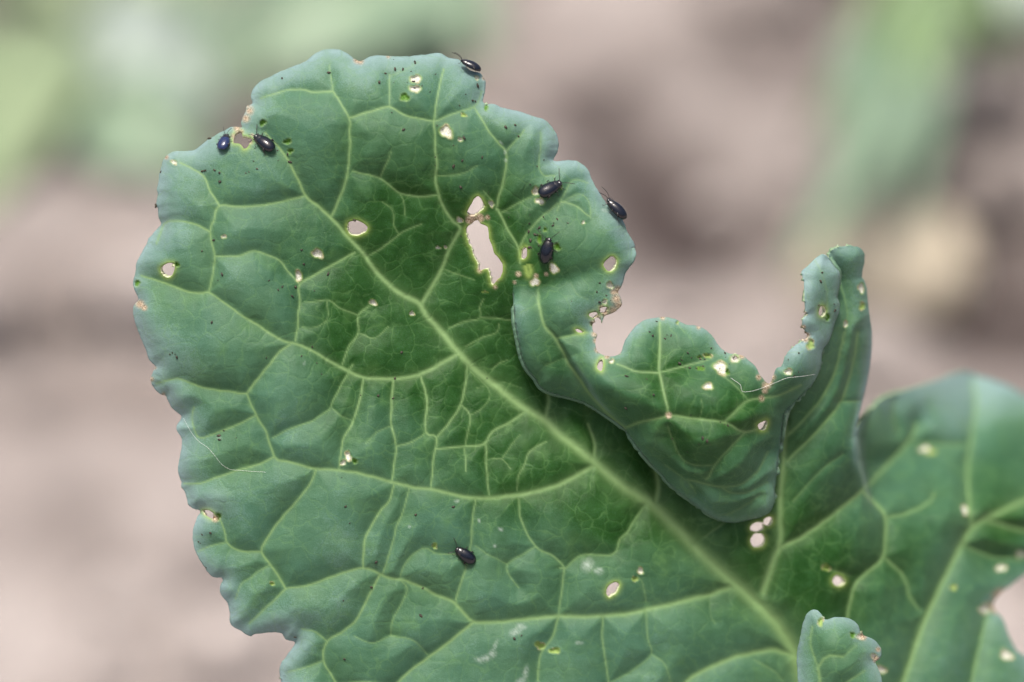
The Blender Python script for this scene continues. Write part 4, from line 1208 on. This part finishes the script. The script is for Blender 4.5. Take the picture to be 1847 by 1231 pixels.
bg_plant('kale_plant', 'blurred kale plant with pale grey-green leaves on the soil behind the brown notch', 'plant', (250, 200), [
    ((150, 160), (400, 90), 1.035, 1.05, .055, M_FP, True),
    ((150, 210), (360, 280), 1.02, .99, .040, M_FK, True),
    ((120, 60), (-60, 340), 1.08, .965, .050, M_FY, True),
    ((140, 30), (60, -120), 1.10, 1.16, .07, M_FY, True),
    ((200, 20), (430, -40), 1.11, 1.14, .04, M_FY, True),
    ((300, 60), (440, 150), 1.08, 1.05, .045, M_FK, True)], 'blurred kale plants behind')
bg_plant('kale_plant', 'blurred kale plant with blue-green leaves beyond the rounded top of the leaf', 'plant', (700, -90), [
    ((760, -30), (480, 70), 1.12, 1.04, .075, M_FK, True),
    ((700, -40), (860, 60), 1.12, 1.06, .055, M_FK, True),
    ((600, -40), (520, -130), 1.15, 1.16, .06, M_FP, True)], 'blurred kale plants behind')
bg_plant('weed_plant', 'blurred bright green weed with long drooping blades on the soil', 'weed', (1690, -90), [
    ((1690, -70), (1560, 330), 1.10, .92, .024, M_FG, False),
    ((1650, -60), (1480, 200), 1.12, .98, .026, M_FO, False),
    ((1640, -40), (1600, 180), 1.10, .98, .022, M_FG, False),
    ((1700, -60), (1700, 120), 1.10, .98, .022, M_FG, False),
    ((1730, -50), (1820, 90), 1.10, 1.0, .022, M_FO, False),
    ((1650, 150), (1430, 480), .96, .85, .024, M_FK, False),
    ((1560, 60), (1500, 380), 1.0, .90, .020, M_FK, False),
    ((1680, 120), (1640, 380), .98, .88, .016, M_FK, False)])
bg_plant('kale_plant', 'blurred pale leaf plant beyond the bright green weed', 'plant', (1850, -110), [
    ((1960, -60), (1720, -10), 1.15, 1.10, .05, M_FP, True)], 'blurred kale plants behind')

# a pale stone and loose clods on the soil
M_STONE = simple_mat('pale_stone', (0.50, 0.43, 0.31), (0.60, 0.53, 0.40), 30, 0.85, bump=.4, bdist=.003)
def lump(name, c, r, mat, seed, parent=None):
    V, F = ellipsoid((0, 0, 0), (1, 1, 1), 18, 12)
    out = []
    for v in V:
        k = 1 + .22 * mnoise.noise(Vector(v) * 1.3 + Vector((seed, 0, 0))) + .10 * mnoise.noise(Vector(v) * 3.1 + Vector((0, seed, 0)))
        out.append(Vector((c[0] + v[0] * r[0] * k, c[1] + v[1] * r[1] * k, c[2] + v[2] * r[2] * k)))
    return out, F
g = G(1600, 500)
V, F = lump('stone', (g.x, g.y, .006), (.030, .026, .020), M_STONE, 3.3)
tag(mesh_obj('stone', V, F, M_STONE), 'cream-coloured blurred stone on the soil behind the curled leaf tip', 'stone')
def clods():
    r = random.Random(21)
    V, F = [], []
    for _ in range(420):
        x, y = r.uniform(-.35, .35), r.uniform(.45, 1.35)
        s = abs(r.gauss(0, .006)) + .003
        v, f = lump('', (x, y, s * .3), (s * r.uniform(.8, 1.4), s * r.uniform(.8, 1.4), s * .75), None, r.uniform(0, 50))
        o = len(V); V += v; F += [tuple(i + o for i in q) for q in f]
    o = mesh_obj('soil_clods', V, F, M_SOIL)
    at = o.data.attributes.new('hollow_shade', 'FLOAT', 'POINT'); at.data.foreach_set('value', [0.0] * len(V))
    tag(o, 'loose crumbs of dry pinkish-brown soil strewn on the ground', 'soil', kind='stuff')
clods()
